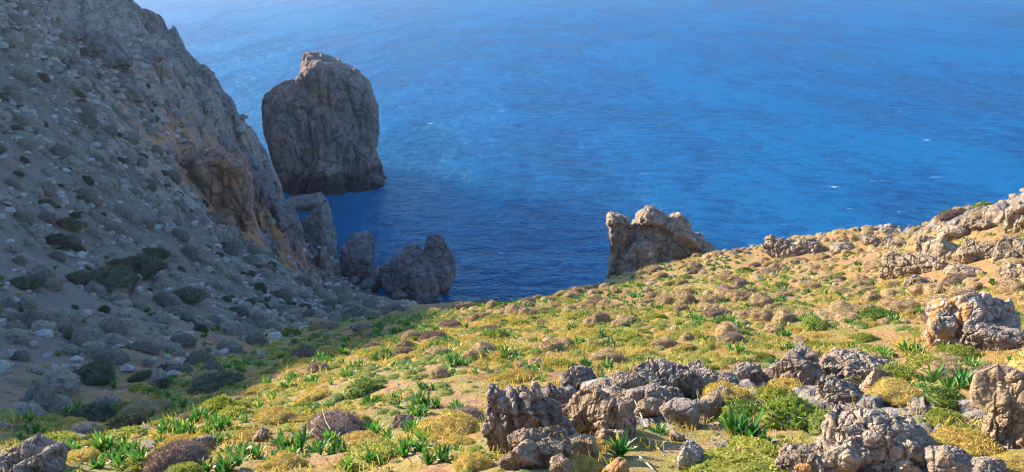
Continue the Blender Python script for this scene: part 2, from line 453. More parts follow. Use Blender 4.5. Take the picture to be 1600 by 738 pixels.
# ------------------------------------------------------------------ ground and sea
def build_ground():
    cy = -4.0
    rr = np.concatenate([np.geomspace(0.6, 3.0, 24)[:-1], np.geomspace(3.0, 60, 430)[:-1], np.linspace(60, 150, 330)[:-1], np.geomspace(150, 320, 40)])
    th = np.concatenate([np.linspace(-115, -48, 110)[:-1], np.linspace(-48, 44, 760)[:-1], np.linspace(44, 115, 90)])
    th = np.radians(th)
    A, B = np.meshgrid(rr, th, indexing='ij')
    x = (A * np.sin(B)).ravel(); y = (cy + A * np.cos(B)).ravel()
    z = np.concatenate([height(x[a:a + 60000], y[a:a + 60000]) for a in range(0, len(x), 60000)])
    nr, nt = A.shape
    idx = np.arange(nr * nt).reshape(nr, nt)
    q = np.stack([idx[:-1, :-1], idx[:-1, 1:], idx[1:, 1:], idx[1:, :-1]], -1).reshape(-1, 4)[:, ::-1]
    # drop faces wholly deep under the sea
    q = q[(z[q] > -6.5).any(1)]
    rock = rock_mask(x, y)
    # steep ground is bare
    dzr = np.gradient(z.reshape(nr, nt), axis=0) / np.gradient(A, axis=0)
    dzt = np.gradient(z.reshape(nr, nt), axis=1) / (np.gradient(B, axis=1) * A)
    slope = np.hypot(dzr, dzt).ravel()
    rock = np.maximum(rock, sstep(0.9, 1.5, slope) * sstep(20, 40, y))
    P3 = np.stack([x, y, 0 * x], 1)
    lit = sstep(-13, -7, x + 0.02 * y + 2 * fbm(P3 / 5, 2, seed=40))       # the near slope is the greener one
    green = np.clip(0.12 + 0.88 * lit, 0, 1) * (1 - 0.5 * sstep(8, 16, x - 0.12 * y + 3))
    ochre = np.exp(-(((x + 35) / 10) ** 2 + ((y - 90) / 15) ** 2)) * 1.3 + 0.25 * sstep(0, 6, coast_sd(x, y))
    ochre = np.clip(ochre, 0, 1)
    pale = sstep(-9, -15, x + 0.02 * y)  # left slope mask: its soil carries painted shade, darker and greyer
    me = mesh_arrays('hillside', np.stack([x, y, z], 1), [q], True, dict(rock=rock, green=green, ochre=ochre, pale=pale))
    link('hillside', me, mat_terrain(), label='steep coastal hillside of orange soil, dry grass and grey rock', kind='structure')

def build_sea():
    Rr = 12000.0
    n = 48
    V = [(0, 200, 0)] + [(Rr * math.sin(2 * math.pi * k / n), 200 + Rr * math.cos(2 * math.pi * k / n), 0) for k in range(n)]
    Fc = [[0, (k + 1) % n + 1, k + 1] for k in range(n)]
    me = mesh_arrays('sea', np.array(V), [np.array(Fc)], True)
    link('sea', me, mat_water(), label='wind rippled deep blue sea with small whitecaps', kind='structure')

def build_haze():
    T = NT('sea_air')
    v = T.t.nodes.new('ShaderNodeVolumePrincipled')
    v.inputs['Color'].default_value = (0.85, 0.92, 1.0, 1); v.inputs['Density'].default_value = HAZE
    v.inputs['Anisotropy'].default_value = 0.8
    T.t.links.new(v.outputs[0], T.out.inputs['Volume'])
    bm = bmesh.new(); bmesh.ops.create_cube(bm, size=1.0)
    me = bpy.data.meshes.new('haze'); bm.to_mesh(me); bm.free()
    o = link('haze', me, T.m, label='thin sea haze over the cove and the headland', kind='stuff')
    o.location = (0, 200, 55); o.scale = (24600, 24600, 128)

HAZE = 0.00027
build_ground(); build_sea()
if HAZE: build_haze()
# ------------------------------------------------------------------ rocks
def remeshed(bm, voxel, smooth=2):
    """union of closed pieces as one even skin -> (verts, quads, normals)"""
    me = bpy.data.meshes.new('tmp'); bm.to_mesh(me); bm.free()
    ob = bpy.data.objects.new('tmp', me); COL.objects.link(ob)
    md = ob.modifiers.new('r', 'REMESH'); md.mode = 'VOXEL'; md.voxel_size = voxel
    ev = ob.evaluated_get(bpy.context.evaluated_depsgraph_get())
    m2 = ev.to_mesh()
    n = len(m2.vertices)
    co = np.empty(n * 3); m2.vertices.foreach_get('co', co); co = co.reshape(-1, 3)
    lv = np.empty(len(m2.loops), np.int32); m2.loops.foreach_get('vertex_index', lv)
    q = lv.reshape(-1, 4) if len(lv) == 4 * len(m2.polygons) else None
    ed = np.empty(len(m2.edges) * 2, np.int32); m2.edges.foreach_get('vertices', ed); ed = ed.reshape(-1, 2)
    if q is None:
        q4 = [list(p.vertices) for p in m2.polygons]
        q = np.array([f for f in q4 if len(f) == 4], np.int32)
    ev.to_mesh_clear(); bpy.data.objects.remove(ob); bpy.data.meshes.remove(me)
    for _ in range(smooth):
        s = np.zeros_like(co); c = np.bincount(ed.ravel(), minlength=n)[:, None]
        for k in range(3):
            s[:, k] = np.bincount(ed[:, 0], co[ed[:, 1], k], n) + np.bincount(ed[:, 1], co[ed[:, 0], k], n)
        co = 0.5 * co + 0.5 * s / np.maximum(c, 1)
    return co, q

def vnormals(co, q):
    a = co[q[:, 2]] - co[q[:, 0]]; b = co[q[:, 3]] - co[q[:, 1]]
    fn = np.cross(a, b); nn = np.zeros_like(co)
    for k in range(4):
        for j in range(3): nn[:, j] += np.bincount(q[:, k], fn[:, j], len(co))
    return nn / (np.linalg.norm(nn, axis=1)[:, None] + 1e-12)

def hull(bm, pts):
    vs = [bm.verts.new(p) for p in pts]
    bmesh.ops.convex_hull(bm, input=vs, use_existing_faces=False)
    loose = [v for v in bm.verts if not v.link_faces]
    bmesh.ops.delete(bm, geom=loose, context='VERTS')

def poly_blob(c, dims, n, r):
    """points of a rough faceted lump"""
    p = r.normal(size=(n, 3)); p /= np.linalg.norm(p, axis=1)[:, None]
    p = np.sign(p) * np.abs(p) ** 0.75
    p *= r.uniform(0.82, 1.08, (n, 1))
    return np.asarray(c) + p * np.asarray(dims) * 0.5

def outline_blob(pts, y0, d, r, inset=0.72, taper=0.0):
    """a lump whose front view is the outline pts [(x, z)], with real depth d around y0"""
    pts = np.array(pts, float); c = pts.mean(0)
    out = []
    for (x, z) in pts:
        out.append((x, y0 + r.uniform(-.12, .12) * d, z))
        for s in (-1, 1):
            k = inset * r.uniform(0.9, 1.08)
            out.append((c[0] + (x - c[0]) * k, y0 + s * d * 0.5 * r.uniform(0.8, 1.1), c[1] + (z - c[1]) * (k + (0.12 if z < c[1] else 0))))
    return np.array(out)

def displace(co, q, size, style, seed):
    n = vnormals(co, q)
    p = co / size
    # broad swell, fracture blocks, joints, small blocks
    A = dict(tower=(0.05, 0.105, 0.06, 0.05), craggy=(0.05, 0.085, 0.040, 0.045), layered=(0.04, 0.05, 0.04, 0.03), pitted=(0.04, 0.085, 0.045, 0.04), rounded=(0.05, 0.035, 0.025, 0.015), blocky=(0.02, 0.085, 0.04, 0.026), cliff=(0.05, 0.11, 0.05, 0.05))[style]
    wv = 0.10 * np.stack([fbm(p * 2.2, 3, seed=seed + k) for k in (4, 5, 6)], 1)
    st = np.array([1.0, 1.0, 0.5]) if style in ('craggy', 'cliff') else (np.array([1.0, 1.0, 0.3]) if style == 'tower' else np.array([1.0, 1.0, 1.0]))
    d = A[0] * fbm(p * 1.7, 3, seed=seed)
    for fq, aa, jj, sd in ((2.4, A[1], A[2], 0), (5.3, A[3], A[3] * .7, 2), (11.0, A[3] * .4, A[3] * .3, 3)):
        idv, jd = blocks((p + wv) * fq * st, seed % 50 + sd)
        d += aa * (idv - 0.5) - jj * np.exp(-(jd / 0.07) ** 2)
    d += (0.006 if style == 'blocky' else 0.013) * fbm(p * 9, 4, 0.62, seed + 1, True)
    if style in ('layered', 'craggy'):
        ax = np.array([0.92, 0.25, 0.2]) if style == 'layered' else np.array([0.35, 0.2, 0.9])
        u = p @ ax + 0.10 * fbm(p * 2.5, 3, seed=seed + 7)
        lay = fbm(np.stack([u * (12 if style == 'layered' else 7), u * 0 + 3.3, u * 0], 1), 3, 0.6, seed + 8)
        d += (0.055 if style == 'layered' else 0.028) * np.clip(lay * 2.4, -0.8, 0.8)
    if style == 'pitted':
        f1, _, idv = worley(p * 10, seed + 3)
        d -= 0.020 * np.clip(1 - f1 * 1.6, 0, 1) * (idv > 0.6)
        d += 0.014 * fbm(p * 14, 3, 0.6, seed + 9)
    d -= d.mean() + 0.25 * d.std()
    return co + n * (d * size)[:, None]

def rock_from(blobs, voxel, size, style, seed, smooth=2, soft=True):
    bm = bmesh.new()
    for b in blobs: hull(bm, b)
    co, q = remeshed(bm, voxel, smooth)
    co = displace(co, q, size, style, seed)
    return mesh_arrays('rock', co, [q], soft)

WARM = 1
MR = dict(
    stack=mat_rock('sea_stack_rock', (0.125, 0.105, 0.10), (0.29, 0.24, 0.215), (0.42, 0.355, 0.315), (0.46, 0.25, 0.15), 0.7, 0.16, wet=3.6),
    shore=mat_rock('shore_rock', (0.14, 0.13, 0.13), (0.32, 0.29, 0.27), (0.45, 0.41, 0.38), (0.42, 0.26, 0.17), 0.5, 0.28, wet=1.0),
    horn=mat_rock('ochre_crag_rock', (0.25, 0.19, 0.14), (0.54, 0.42, 0.29), (0.64, 0.53, 0.40), (0.60, 0.33, 0.12), 0.85, 0.35),
    cliff=mat_rock('cliff_rock', (0.13, 0.12, 0.115), (0.30, 0.265, 0.24), (0.42, 0.37, 0.33), (0.46, 0.24, 0.12), 0.45, 0.16),
    orange=mat_rock('orange_scarp_rock', (0.20, 0.125, 0.085), (0.44, 0.27, 0.165), (0.50, 0.40, 0.32), (0.54, 0.25, 0.10), 0.7, 0.25),
    grey=mat_rock('grey_limestone', (0.174, 0.139, 0.112), (0.404, 0.327, 0.251), (0.561, 0.472, 0.362), (0.494, 0.300, 0.136), 0.22, 1.6),
    tan=mat_rock('tan_limestone', (0.246, 0.166, 0.101), (0.494, 0.359, 0.227), (0.617, 0.482, 0.329), (0.561, 0.321, 0.136), 0.5, 1.6),
    pit=mat_rock('pitted_limestone', (0.224, 0.171, 0.125), (0.460, 0.369, 0.275), (0.606, 0.504, 0.386), (0.516, 0.321, 0.154), 0.25, 1.6, pit=0.5),
    ridge=mat_rock('pale_ridge_limestone', (0.235, 0.177, 0.116), (0.483, 0.369, 0.246), (0.606, 0.492, 0.347), (0.561, 0.385, 0.136), 0.4, 0.7),
    streak=mat_rock('streaked_limestone', (0.281, 0.236, 0.193), (0.561, 0.482, 0.386), (0.740, 0.653, 0.540), (0.516, 0.321, 0.154), 0.15, 1.3, streak=True),
    ochre=mat_rock('ochre_stone', (0.33, 0.16, 0.06), (0.50, 0.27, 0.10), (0.56, 0.38, 0.19), (0.55, 0.24, 0.06), 0.6, 4.0),
    rubble=mat_rock('white_rubble', (0.34, 0.30, 0.265), (0.56, 0.51, 0.46), (0.68, 0.63, 0.58), (0.46, 0.33, 0.22), 0.25, 3.0),
    stone=mat_rock('pale_stone', (0.24, 0.20, 0.165), (0.44, 0.375, 0.315), (0.60, 0.53, 0.46), (0.46, 0.28, 0.14), 0.45, 4.0),
)

def px_shape(t, base, outlines, mat, style, seed, name, label, cat, voxel_px=2.2, size=None, group=None, turn=0.0, kind=None, sink=0.0, inset=0.78):
    """rock whose blobs are front-view outlines in photo pixels; t = distance along the view axis;
    outlines: list of (points, depth_m, y_offset_m)"""
    bx, by = base
    r = np.random.default_rng(seed)
    P = at(bx, by, t)
    d = ray(bx, by); az = math.atan2(d[0], d[1]); dep = math.atan2(-d[2], math.hypot(d[0], d[1]))
    k = t / F / math.cos(dep) * 1.0
    kx = t / F
    blobs = []; allp = []
    for pts, dm, yo in outlines:
        if dm is None:          # points given with their own depth
            loc3 = np.array([((x - bx) * kx, y_, (by - y) * k) for x, y, y_ in pts]); blobs.append(loc3); allp += [(a, c) for a, _, c in loc3]; continue
        loc = [((x - bx) * kx, (by - y) * k + yo * math.tan(dep) * 0 ) for x, y in pts]
        blobs.append(outline_blob(loc, yo, dm, r, inset)); allp += loc
    allp = np.array(allp)
    ext = np.ptp(allp, axis=0)
    size = size or float((ext[0] * ext[1]) ** 0.5)
    me = rock_from(blobs, max(voxel_px * kx, size / 75), size, style, seed)
    o = link(name, me, MR[mat], label=label, cat=cat, group=group, kind=kind)
    o.location = (P[0], P[1], P[2] - sink); o.rotation_euler = (0, 0, -az + turn)
    return o

# --- the sea stack with its knob and the rocks round the cove
STACK = px_shape(sea_t(505, 280), (505, 280), [
    ([(412,178),(416,146),(436,126),(474,119),(492,134),(520,150),(560,190),(590,240),(594,262),(580,276),(520,288),(455,290),(434,270),(428,235),(414,208)], 19, 0),
    ([(484,130),(481,106),(488,87),(500,87),(512,97),(530,101),(545,106),(562,107),(576,121),(584,142),(592,178),(591,205),(582,232),(585,254),(560,250),(500,180)], 16, 0.5),
    ([(434,270),(470,225),(540,235),(590,258),(598,266),(560,288),(500,296),(442,288)], 21, -1),
], 'stack', 'tower', 11, 'sea_stack', 'tall craggy sea stack with a knobbly crown standing alone in the water', 'sea stack', size=13, sink=1.0, inset=0.86)
STACK.location.x += 1.2; STACK.scale = (0.95, 0.95, 0.98)
px_shape(sea_t(478, 324), (478, 324), [([(440,350),(446,312),(470,305),(498,304),(509,312),(504,328),(470,352)], 5, 0), ([(488,312),(492,302),(500,301),(506,308),(502,318),(490,318)], 2.5, -.5)],
    'shore', 'blocky', 12, 'shore_rock', 'low flat dark rock with a pale top at the foot of the sea stack', 'rock', size=3.5)
px_shape(sea_t(500, 405), (500, 405), [([(521,316,.5),(509,321,-.5),(470,352,1),(466,400,0),(480,414,-3),(502,418,-4.2),(528,396,-1.5),(522,356,-1.0),(506,362,-3.2),(515,345,2.0),(480,380,4),(529,410,2)], None, 0)],
    'shore', 'blocky', 13, 'shore_rock', 'tall pointed blue grey boulder leaning seaward beside the cliff foot', 'boulder', size=4.5)
px_shape(sea_t(557, 430), (557, 430), [([(534,416,0),(539,382,-1),(556,366,0),(582,364,1),(590,374,0),(574,392,-3),(582,422,-2),(572,438,-3),(543,440,-2.5),(528,428,2),(582,432,3),(554,400,-3.2)], None, 0)],
    'shore', 'blocky', 14, 'shore_rock', 'upright rounded boulder between the pointed boulder and the dark islet', 'boulder')
px_shape(sea_t(650, 452), (650, 452), [
    ([(594,418,0),(600,446,-2),(640,458,-4.5),(680,457,-4.5),(628,393,-1),(655,385,0),(664,399,-2),(682,424,-4),(646,410,-4),(690,442,3),(606,430,4),(650,396,4)], None, 0),
    ([(664,394,-1),(672,371,-.5),(684,366,-.3),(695,372,-.5),(704,390,-.5),(712,408,0),(710,442,0),(692,457,-3.4),(672,442,-2),(690,378,1.2),(706,420,3),(672,400,3)], None, 0),
], 'shore', 'blocky', 15, 'shore_rock', 'large dark rock islet with a knob at its right end', 'rock', size=5.5)
for k, (x, y, w_, h_, lab) in enumerate([(520,432,56,28,'smooth blue grey slab lying at the bottom of the cliff'),(495,422,40,26,'small grey block wedged under the pointed boulder'),
        (596,442,46,26,'wet boulder in the gap left of the dark islet'),(578,452,36,20,'pale washed stone below the upright rounded boulder'),(628,466,40,20,'low dark shore rock under the islet'),
        (556,446,30,16,'small rounded shore rock at the waterline below the upright boulder'),(660,474,44,16,'flat shore rock nearest the gully mouth'),(690,480,34,12,'low shore stone where the near slope meets the sea')]):
    a, b = w_ / 2, h_
    px_shape(min(sea_t(x, y), 118), (x, y), [([(x-a,y),(x-a*.8,y-b*.6),(x-a*.2,y-b),(x+a*.5,y-b*.85),(x+a,y-b*.3),(x+a*.8,y+4),(x-a*.5,y+5)], w_ * 0.075, 0)],
        'shore', 'blocky' if k % 2 else 'rounded', 30 + k, 'shore_rock', lab, 'rock', sink=0.3)

# --- cliffs on the headland side of the cove
px_shape(109.5, (440, 400), [
    ([(398,245),(420,252),(440,300),(440,395),(400,400),(380,330)], 10, 3),
    ([(420,330),(440,302),(462,330),(474,365),(480,415),(440,425),(410,400)], 9, 0),
    ([(380,380),(388,330),(412,318),(440,345),(455,400),(420,420)], 8, -5),
], 'cliff', 'cliff', 41, 'cliff', 'jagged grey cliff dropping to the shore boulders', 'cliff', size=9, sink=0.5)
px_shape(96, (340, 360), [
    ([(258,248),(300,230),(322,230),(330,280),(318,330),(270,300)], 6, 3),
    ([(318,234),(350,232),(382,238),(404,262),(398,330),(374,384),(330,366)], 8, 2),
], 'orange', 'cliff', 42, 'cliff', 'orange brown scarp with a dark crack in the middle of the headland', 'cliff', size=8, sink=0.8)
px_shape(90, (335, 372), [([(262,352),(300,345),(345,335),(366,330),(374,380),(330,378),(280,368)], 5, 1)],
    'orange', 'cliff', 43, 'scarp', 'low orange earth bank below the cracked scarp', 'cliff', size=6, sink=0.4)
for k, (x, y, t, w_, h_) in enumerate([(235,40,113,70,50),(275,85,114,60,52),(322,128,116,58,46),(352,170,117,50,48),(372,205,118,38,44),(205,20,112,60,40),(300,140,111,70,50),(240,100,106,80,56),(340,215,112,60,40),(165,70,98,80,46),(190,130,97,70,36),(120,105,84,60,34)]):
    a, b = w_ / 2, h_
    labs = ['rim lit crag on the headland skyline near the top of the photo','second crag down the hazy headland skyline','crag at the middle of the headland skyline, above the steep grey face','skyline crag just above the headland corner','last skyline crag before the headland drops to the sea',
        'topmost crag on the headland skyline','broad buttress below the skyline crags','shadowed grey bluff under the topmost crags','ledge of rock above the orange cliff','hazy outcrop high on the left slope','pale broken outcrop below the hazy bluff','small pale outcrop at the upper left of the slope']
    px_shape(t - 2.5, (x, y + b * .5), [([(x-a,y+b*.5),(x-a*.9,y-b*.1),(x-a*.4,y-b*.42),(x+a*.1,y-b*.5),(x+a*.55,y-b*.2),(x+a,y+b*.5)], w_ * t / F * 0.8, 1.0), ([(x-a*.5,y+b*.6),(x-a*.3,y-b*.2),(x+a*.4,y-b*.1),(x+a*.9,y+b*.6)], w_ * t / F * 0.9, -.5)],
        'cliff', 'tower', 50 + k, 'crag', labs[k], 'rock outcrop', sink=w_ * t / F * 0.02, inset=.9)

# --- the two-horned crag on the right brow, and the outcrops along it
px_shape(66, (1030, 432), [
    ([(945,340),(951,337),(968,341),(984,344),(984,360),(976,380),(966,384),(952,360)], 2.0, 0),
    ([(950,350),(978,352),(976,400),(968,434),(953,434),(956,395)], 2.6, 0),
    ([(976,372),(988,348),(992,341),(1002,331),(1014,331),(1034,344),(1030,372),(1000,372)], 2.6, 1.2),
    ([(1020,350),(1046,350),(1052,345),(1058,350),(1062,358),(1090,378),(1112,395),(1100,420),(1020,430)], 3.0, 1.8),
    ([(956,434),(968,392),(990,366),(1018,366),(1034,400),(1030,440),(990,440)], 4.6, 0.2),
    ([(962,420),(966,372),(990,356),(1030,356),(1060,372),(1060,430),(1000,436)], 2.6, 1.0),
    ([(1010,436),(1016,408),(1040,396),(1062,404),(1074,420),(1060,440)], 3.6, -1.2),
], 'horn', 'craggy', 61, 'rock_crag', 'two horned crag with a sunlit ochre face at the brow above the sea', 'rock outcrop', size=4.4, sink=0.2)
def px_rock(x0, y0, x1, y1, mat, style, seed, label, name='rock', cat='rock', n=1, depth=0.8, t=None, turn=0.0, lift=0.0, group=None, voxel_px=1.7):
    """rock standing on the ground: its box in the photo gives width and height, the ground gives the distance"""
    r = np.random.default_rng(seed)
    xc = (x0 + x1) / 2
    if t is None: P, t = ground(xc, min(y1, 745))
    else: P = at(xc, y1, t)
    if y1 > 745: P = at(xc, y1, t)
    d = ray(xc, y1); az = math.atan2(d[0], d[1]); dep = math.atan2(-d[2], math.hypot(d[0], d[1]))
    wdt = (x1 - x0) * t / F; dpt = wdt * depth
    hgt = max(((y1 - y0) * t / F - 0.35 * dpt * math.sin(dep)) / math.cos(dep), 0.35 * wdt)
    em = 0.25 * hgt
    blobs = []
    H = hgt + em
    if n == 1:
        blobs.append(poly_blob((0, 0, H / 2 - em), (wdt * 1.08, dpt, H * 1.08), 13 if style == 'blocky' else 22, r))
    else:
        blobs.append(poly_blob((r.uniform(-.12, .12) * wdt, 0, H * .42 - em), (wdt * .86, dpt, H * .9), 18, r))
        for k in range(n - 1):
            f = (k + .5) / (n - 1) - .5
            blobs.append(poly_blob((f * wdt * .62, r.uniform(-.25, .1) * dpt, r.uniform(.3, .58) * H - em), (wdt * r.uniform(.4, .6), dpt * r.uniform(.5, .8), H * r.uniform(.6, .85)), 14, r))
        allb = np.concatenate(blobs); lo, hi = allb.min(0), allb.max(0)
        sc = np.array([wdt / (hi[0] - lo[0]), 1.0, hgt / hi[2]]); off = -(lo[0] + hi[0]) / 2
        blobs = [np.stack([(b[:, 0] + off) * sc[0], b[:, 1], np.where(b[:, 2] > 0, b[:, 2] * sc[2], b[:, 2])], 1) for b in blobs]
    size = (wdt * dpt * H) ** (1 / 3)
    me = rock_from(blobs, max(size / 70, voxel_px * t / F), size, style, seed, 1, style == 'rounded')
    o = link(name, me, MR[mat], label=label, cat=cat, group=group)
    f = np.array([d[0], d[1]]) / math.hypot(d[0], d[1])
    o.location = (P[0] + f[0] * dpt * .38, P[1] + f[1] * dpt * .38, P[2] + lift - 0.16 * dpt)
    o.rotation_euler = (0, 0, -az + turn)
    ROCKS.append((o.location.x, o.location.y, max(wdt, dpt) * .5))
    return o
ROCKS = []
# right brow and ridge
px_rock(1188,362,1284,402,'ridge','craggy',70,'long low outcrop with a dark end face on the skyline right of the horned crag','rock_outcrop','rock outcrop',3,.6)
RID = [(1376,398,1424,436,'grey boulder with a shaded right side on the slope below the ridge',1),(1410,398,1462,430,'dark notched block beside the grey ridge boulder',1),(1448,372,1506,408,'blocky boulder casting a shadow on the pale ridge',2),
    (1430,372,1458,404,'narrow upright block left of the blocky ridge boulder',1),(1500,376,1556,408,'slab leaning on the ridge right of the blocky boulder',2),(1542,322,1578,350,'square topped rock on the ridge crest against the sea',1),
    (1510,340,1546,362,'yellowish rock on the crest left of the square topped rock',1),(1575,322,1612,362,'big rock at the right end of the ridge crest',2),(1470,352,1516,378,'low hump of rock on the ridge crest',2),(1552,368,1616,412,'wide sloping slab of bedrock at the right frame edge',2),
    (1566,412,1612,446,'broken bedrock above the ochre streaked boulder at the right edge',2),(1480,412,1530,438,'flat pale rock between the ridge and the ochre streaked boulder',2),(1388,372,1424,388,'small rock on the skyline left of the ridge',1),(1420,430,1458,450,'small pale block below the dark notched block',1),
    (1300,378,1334,394,'little skyline rock between the long outcrop and the ridge',1),(1345,376,1380,390,'low skyline rock just left of the ridge foot',1)]
for k, (a, b, c, d, lab, n) in enumerate(RID):
    a, c, b = a - .14 * (c - a), c + .14 * (c - a), b - .22 * (d - b)
    px_rock(a, b, c, d, 'ridge', ('blocky', 'craggy', 'rounded')[k % 3], 80 + k, lab, 'rock', 'boulder' if n == 1 else 'rock outcrop', n + (k % 2), .75, turn=(k % 5 - 2) * .2)
# hero boulder and its neighbours
px_rock(1448,446,1582,550,'streak','blocky',101,'big pale boulder with an ochre streaked left face','boulder','boulder',2,.8,turn=.1)
px_rock(1500,508,1625,548,'grey','blocky',102,'long low slab lying right of the ochre streaked boulder','rock','rock',2,.6)
px_rock(1188,532,1288,602,'grey','blocky',103,'dark wedge shaped boulder behind the green bushes','boulder','boulder',2,.7,turn=-.2)
px_rock(1272,546,1386,590,'grey','pitted',104,'low knobbly grey rock right of the dark wedge boulder','rock','rock',3,.7)
px_rock(1272,582,1352,628,'grey','blocky',105,'smooth shaded block in front of the knobbly grey rock','boulder','boulder',2,.7)
px_rock(1340,570,1396,612,'tan','blocky',106,'narrow tan slab tilted beside the smooth shaded block','rock','rock',1,.6,turn=.5)
px_rock(1268,628,1462,740,'pit','pitted',107,'large pitted grey boulder in the right foreground','boulder','boulder',3,.8,turn=.15)
px_rock(1210,690,1330,748,'pit','pitted',108,'low pitted ledge running left from the large pitted boulder','rock','rock',2,.7)
px_rock(1440,692,1520,752,'pit','blocky',109,'sharp edged grey rock at the bottom edge beside the pitted boulder','rock','rock',2,.8)
px_rock(1505,712,1570,760,'grey','blocky',110,'small grey rock at the bottom edge right of the sharp edged rock','rock','rock',1,.8)
px_rock(1536,572,1640,700,'tan','craggy',111,'tall fissured tan rock cut by the right frame edge','boulder','boulder',3,.7)
px_rock(1512,560,1560,640,'tan','rounded',112,'slim rounded rock leaning on the tall fissured tan rock','rock','rock',2,.7)
# foreground outcrop, piece by piece
OUT = [(764,586,884,712,'grey','layered','tall dark grey outcrop with upright fluted layers',3,.7,0),(838,622,892,680,'tan','rounded','rounded tan block against the fluted grey outcrop',2,.7,.2),(800,662,888,730,'tan','craggy','tan shattered rock at the foot of the fluted outcrop',3,.7,0),
    (884,602,986,690,'tan','craggy','broad tan rock with a shelf in the middle of the foreground outcrop',3,.7,-.1),(922,634,988,678,'grey','pitted','dark grey block lying in front of the broad tan rock',2,.8,.1),(940,602,1000,630,'tan','blocky','small tan ledge behind the dark grey block',2,.7,0),
    (992,558,1072,612,'grey','pitted','highest knobbly grey rock of the foreground outcrop',3,.8,.1),(958,578,1000,612,'grey','craggy','pointed grey rock left of the highest knobbly rock',2,.8,0),(972,594,1042,640,'grey','blocky','angular grey pair of blocks under the highest knobbly rock',3,.7,.2),
    (1040,584,1090,614,'ochre','blocky','brownish orange block tucked under the highest knobbly rock',1,.8,0),(1068,566,1120,610,'grey','craggy','jagged grey rock at the right end of the outcrop top',3,.7,-.2),(1030,618,1088,668,'grey','rounded','smooth upright boulder at the right of the outcrop, beside the red soil',1,.7,0),
    (1078,622,1110,660,'grey','rounded','narrow grey rock right of the smooth upright boulder',1,.7,0),(994,620,1034,654,'tan','blocky','tan block between the dark grey block and the smooth upright boulder',1,.7,.3),(1096,610,1126,656,'tan','rounded','small tan rock half hidden by the golden cushion bush',1,.7,0),
    (1146,566,1196,598,'grey','craggy','low grey ridge of rock left of the dark wedge boulder',2,.7,0),(1100,572,1150,604,'grey','blocky','grey block behind the golden cushion bush',2,.7,0),(848,598,890,640,'grey','layered','upright grey slab just right of the fluted outcrop',2,.6,0)]
OUT += [(876,566,930,604,'grey','blocky','low grey block behind the broad tan rock at the outcrop back',2,.8,.2),(1010,600,1060,640,'grey','pitted','grey block squeezed between the angular pair and the smooth upright boulder',2,.8,0),(930,664,978,700,'tan','craggy','small tan rubble rock under the dark grey block',2,.8,0),
    (1108,596,1140,628,'grey','blocky','small grey rock at the far right end of the outcrop',1,.8,0),(880,680,930,722,'tan','craggy','crumbling tan rock between the broad tan rock and the golden tuft',2,.8,0),(784,690,836,736,'tan','pitted','low tan rock at the bottom left of the fluted outcrop',2,.8,0)]
for k, (a, b, c, d, m, st, lab, n, dp, tn) in enumerate(OUT):
    a, c = a - .08 * (c - a), c + .08 * (c - a)
    px_rock(a, b, c, d, m, st, 120 + k, lab, 'rock', 'rock', n, dp, turn=tn)
px_rock(-60,694,104,770,'grey','craggy',150,'pinkish grey rock filling the bottom left corner','boulder','boulder',2,.8)
px_rock(300,676,342,706,'grey','blocky',151,'grey triangular stone behind the purple brown dry shrub','rock','rock',1,.7)
px_rock(392,668,426,690,'tan','blocky',152,'angular tan stone on the sunlit ground right of the dry shrub','rock','rock',1,.8)
px_rock(610,644,648,668,'tan','blocky',153,'flat pale slab below the big squill clump','rock','rock',1,.9)
px_rock(545,497,585,522,'grey','craggy',154,'small grey outcrop at the edge of the big hill shadow','rock outcrop','rock outcrop',2,.8)
px_rock(1130,700,1180,722,'ochre','rounded',155,'smooth orange brown stone on the red soil below the big squill','stone','stone',1,.8)
px_rock(1236,716,1268,744,'ochre','blocky',156,'square ochre stone at the bottom edge beside the pitted ledge','stone','stone',1,.8)
px_rock(1112,686,1148,706,'stone','blocky',157,'pale flat stone left of the orange brown stone','stone','stone',1,.9)
px_rock(1056,692,1096,738,'stone','craggy',158,'broken pale rock with soil clods at the bottom centre right','rock','rock',2,.8)
px_rock(1040,670,1074,690,'tan','blocky',159,'tan stone right of the small squill by the twigs','stone','stone',1,.8)
px_rock(856,712,898,742,'tan','craggy',160,'tan rough stone beside the golden grass tuft','stone','stone',2,.8)
px_rock(935,716,985,745,'ochre','rounded',161,'ochre stone under the dark squill at the bottom','stone','stone',1,.8)
px_rock(20,700,30,712,'stone','blocky',162,'tiny pale chip beside the bottom left rock','stone','stone',1,.8)
# ------------------------------------------------------------------ plants: prototype meshes
def quat_dirs(n, r):
    v = r.normal(size=(n, 3)); return v / np.linalg.norm(v, axis=1)[:, None]

def blades(base, dirs, length, width, r, curl=0.0):
    """one narrow two-piece leaf per base point -> verts, quads, per-vertex leaf value"""
    n = len(base)
    side = np.cross(dirs, quat_dirs(n, r)); side /= np.linalg.norm(side, axis=1)[:, None] + 1e-9
    L = np.asarray(length).reshape(-1, 1); W = np.asarray(width).reshape(-1, 1)
    mid = base + dirs * L * .55; tip = base + dirs * L + np.array([0, 0, -1.0]) * L * curl
    V = np.stack([base - side * W * .25, base + side * W * .25, mid + side * W * .5, tip, mid - side * W * .5], 1).reshape(-1, 3)
    i = np.arange(n)[:, None] * 5
    return V, np.concatenate([i + np.array([[0, 1, 2, 4]])], 0), np.concatenate([i + np.array([[4, 2, 3]])], 0), np.repeat(r.uniform(0, 1, n), 5)

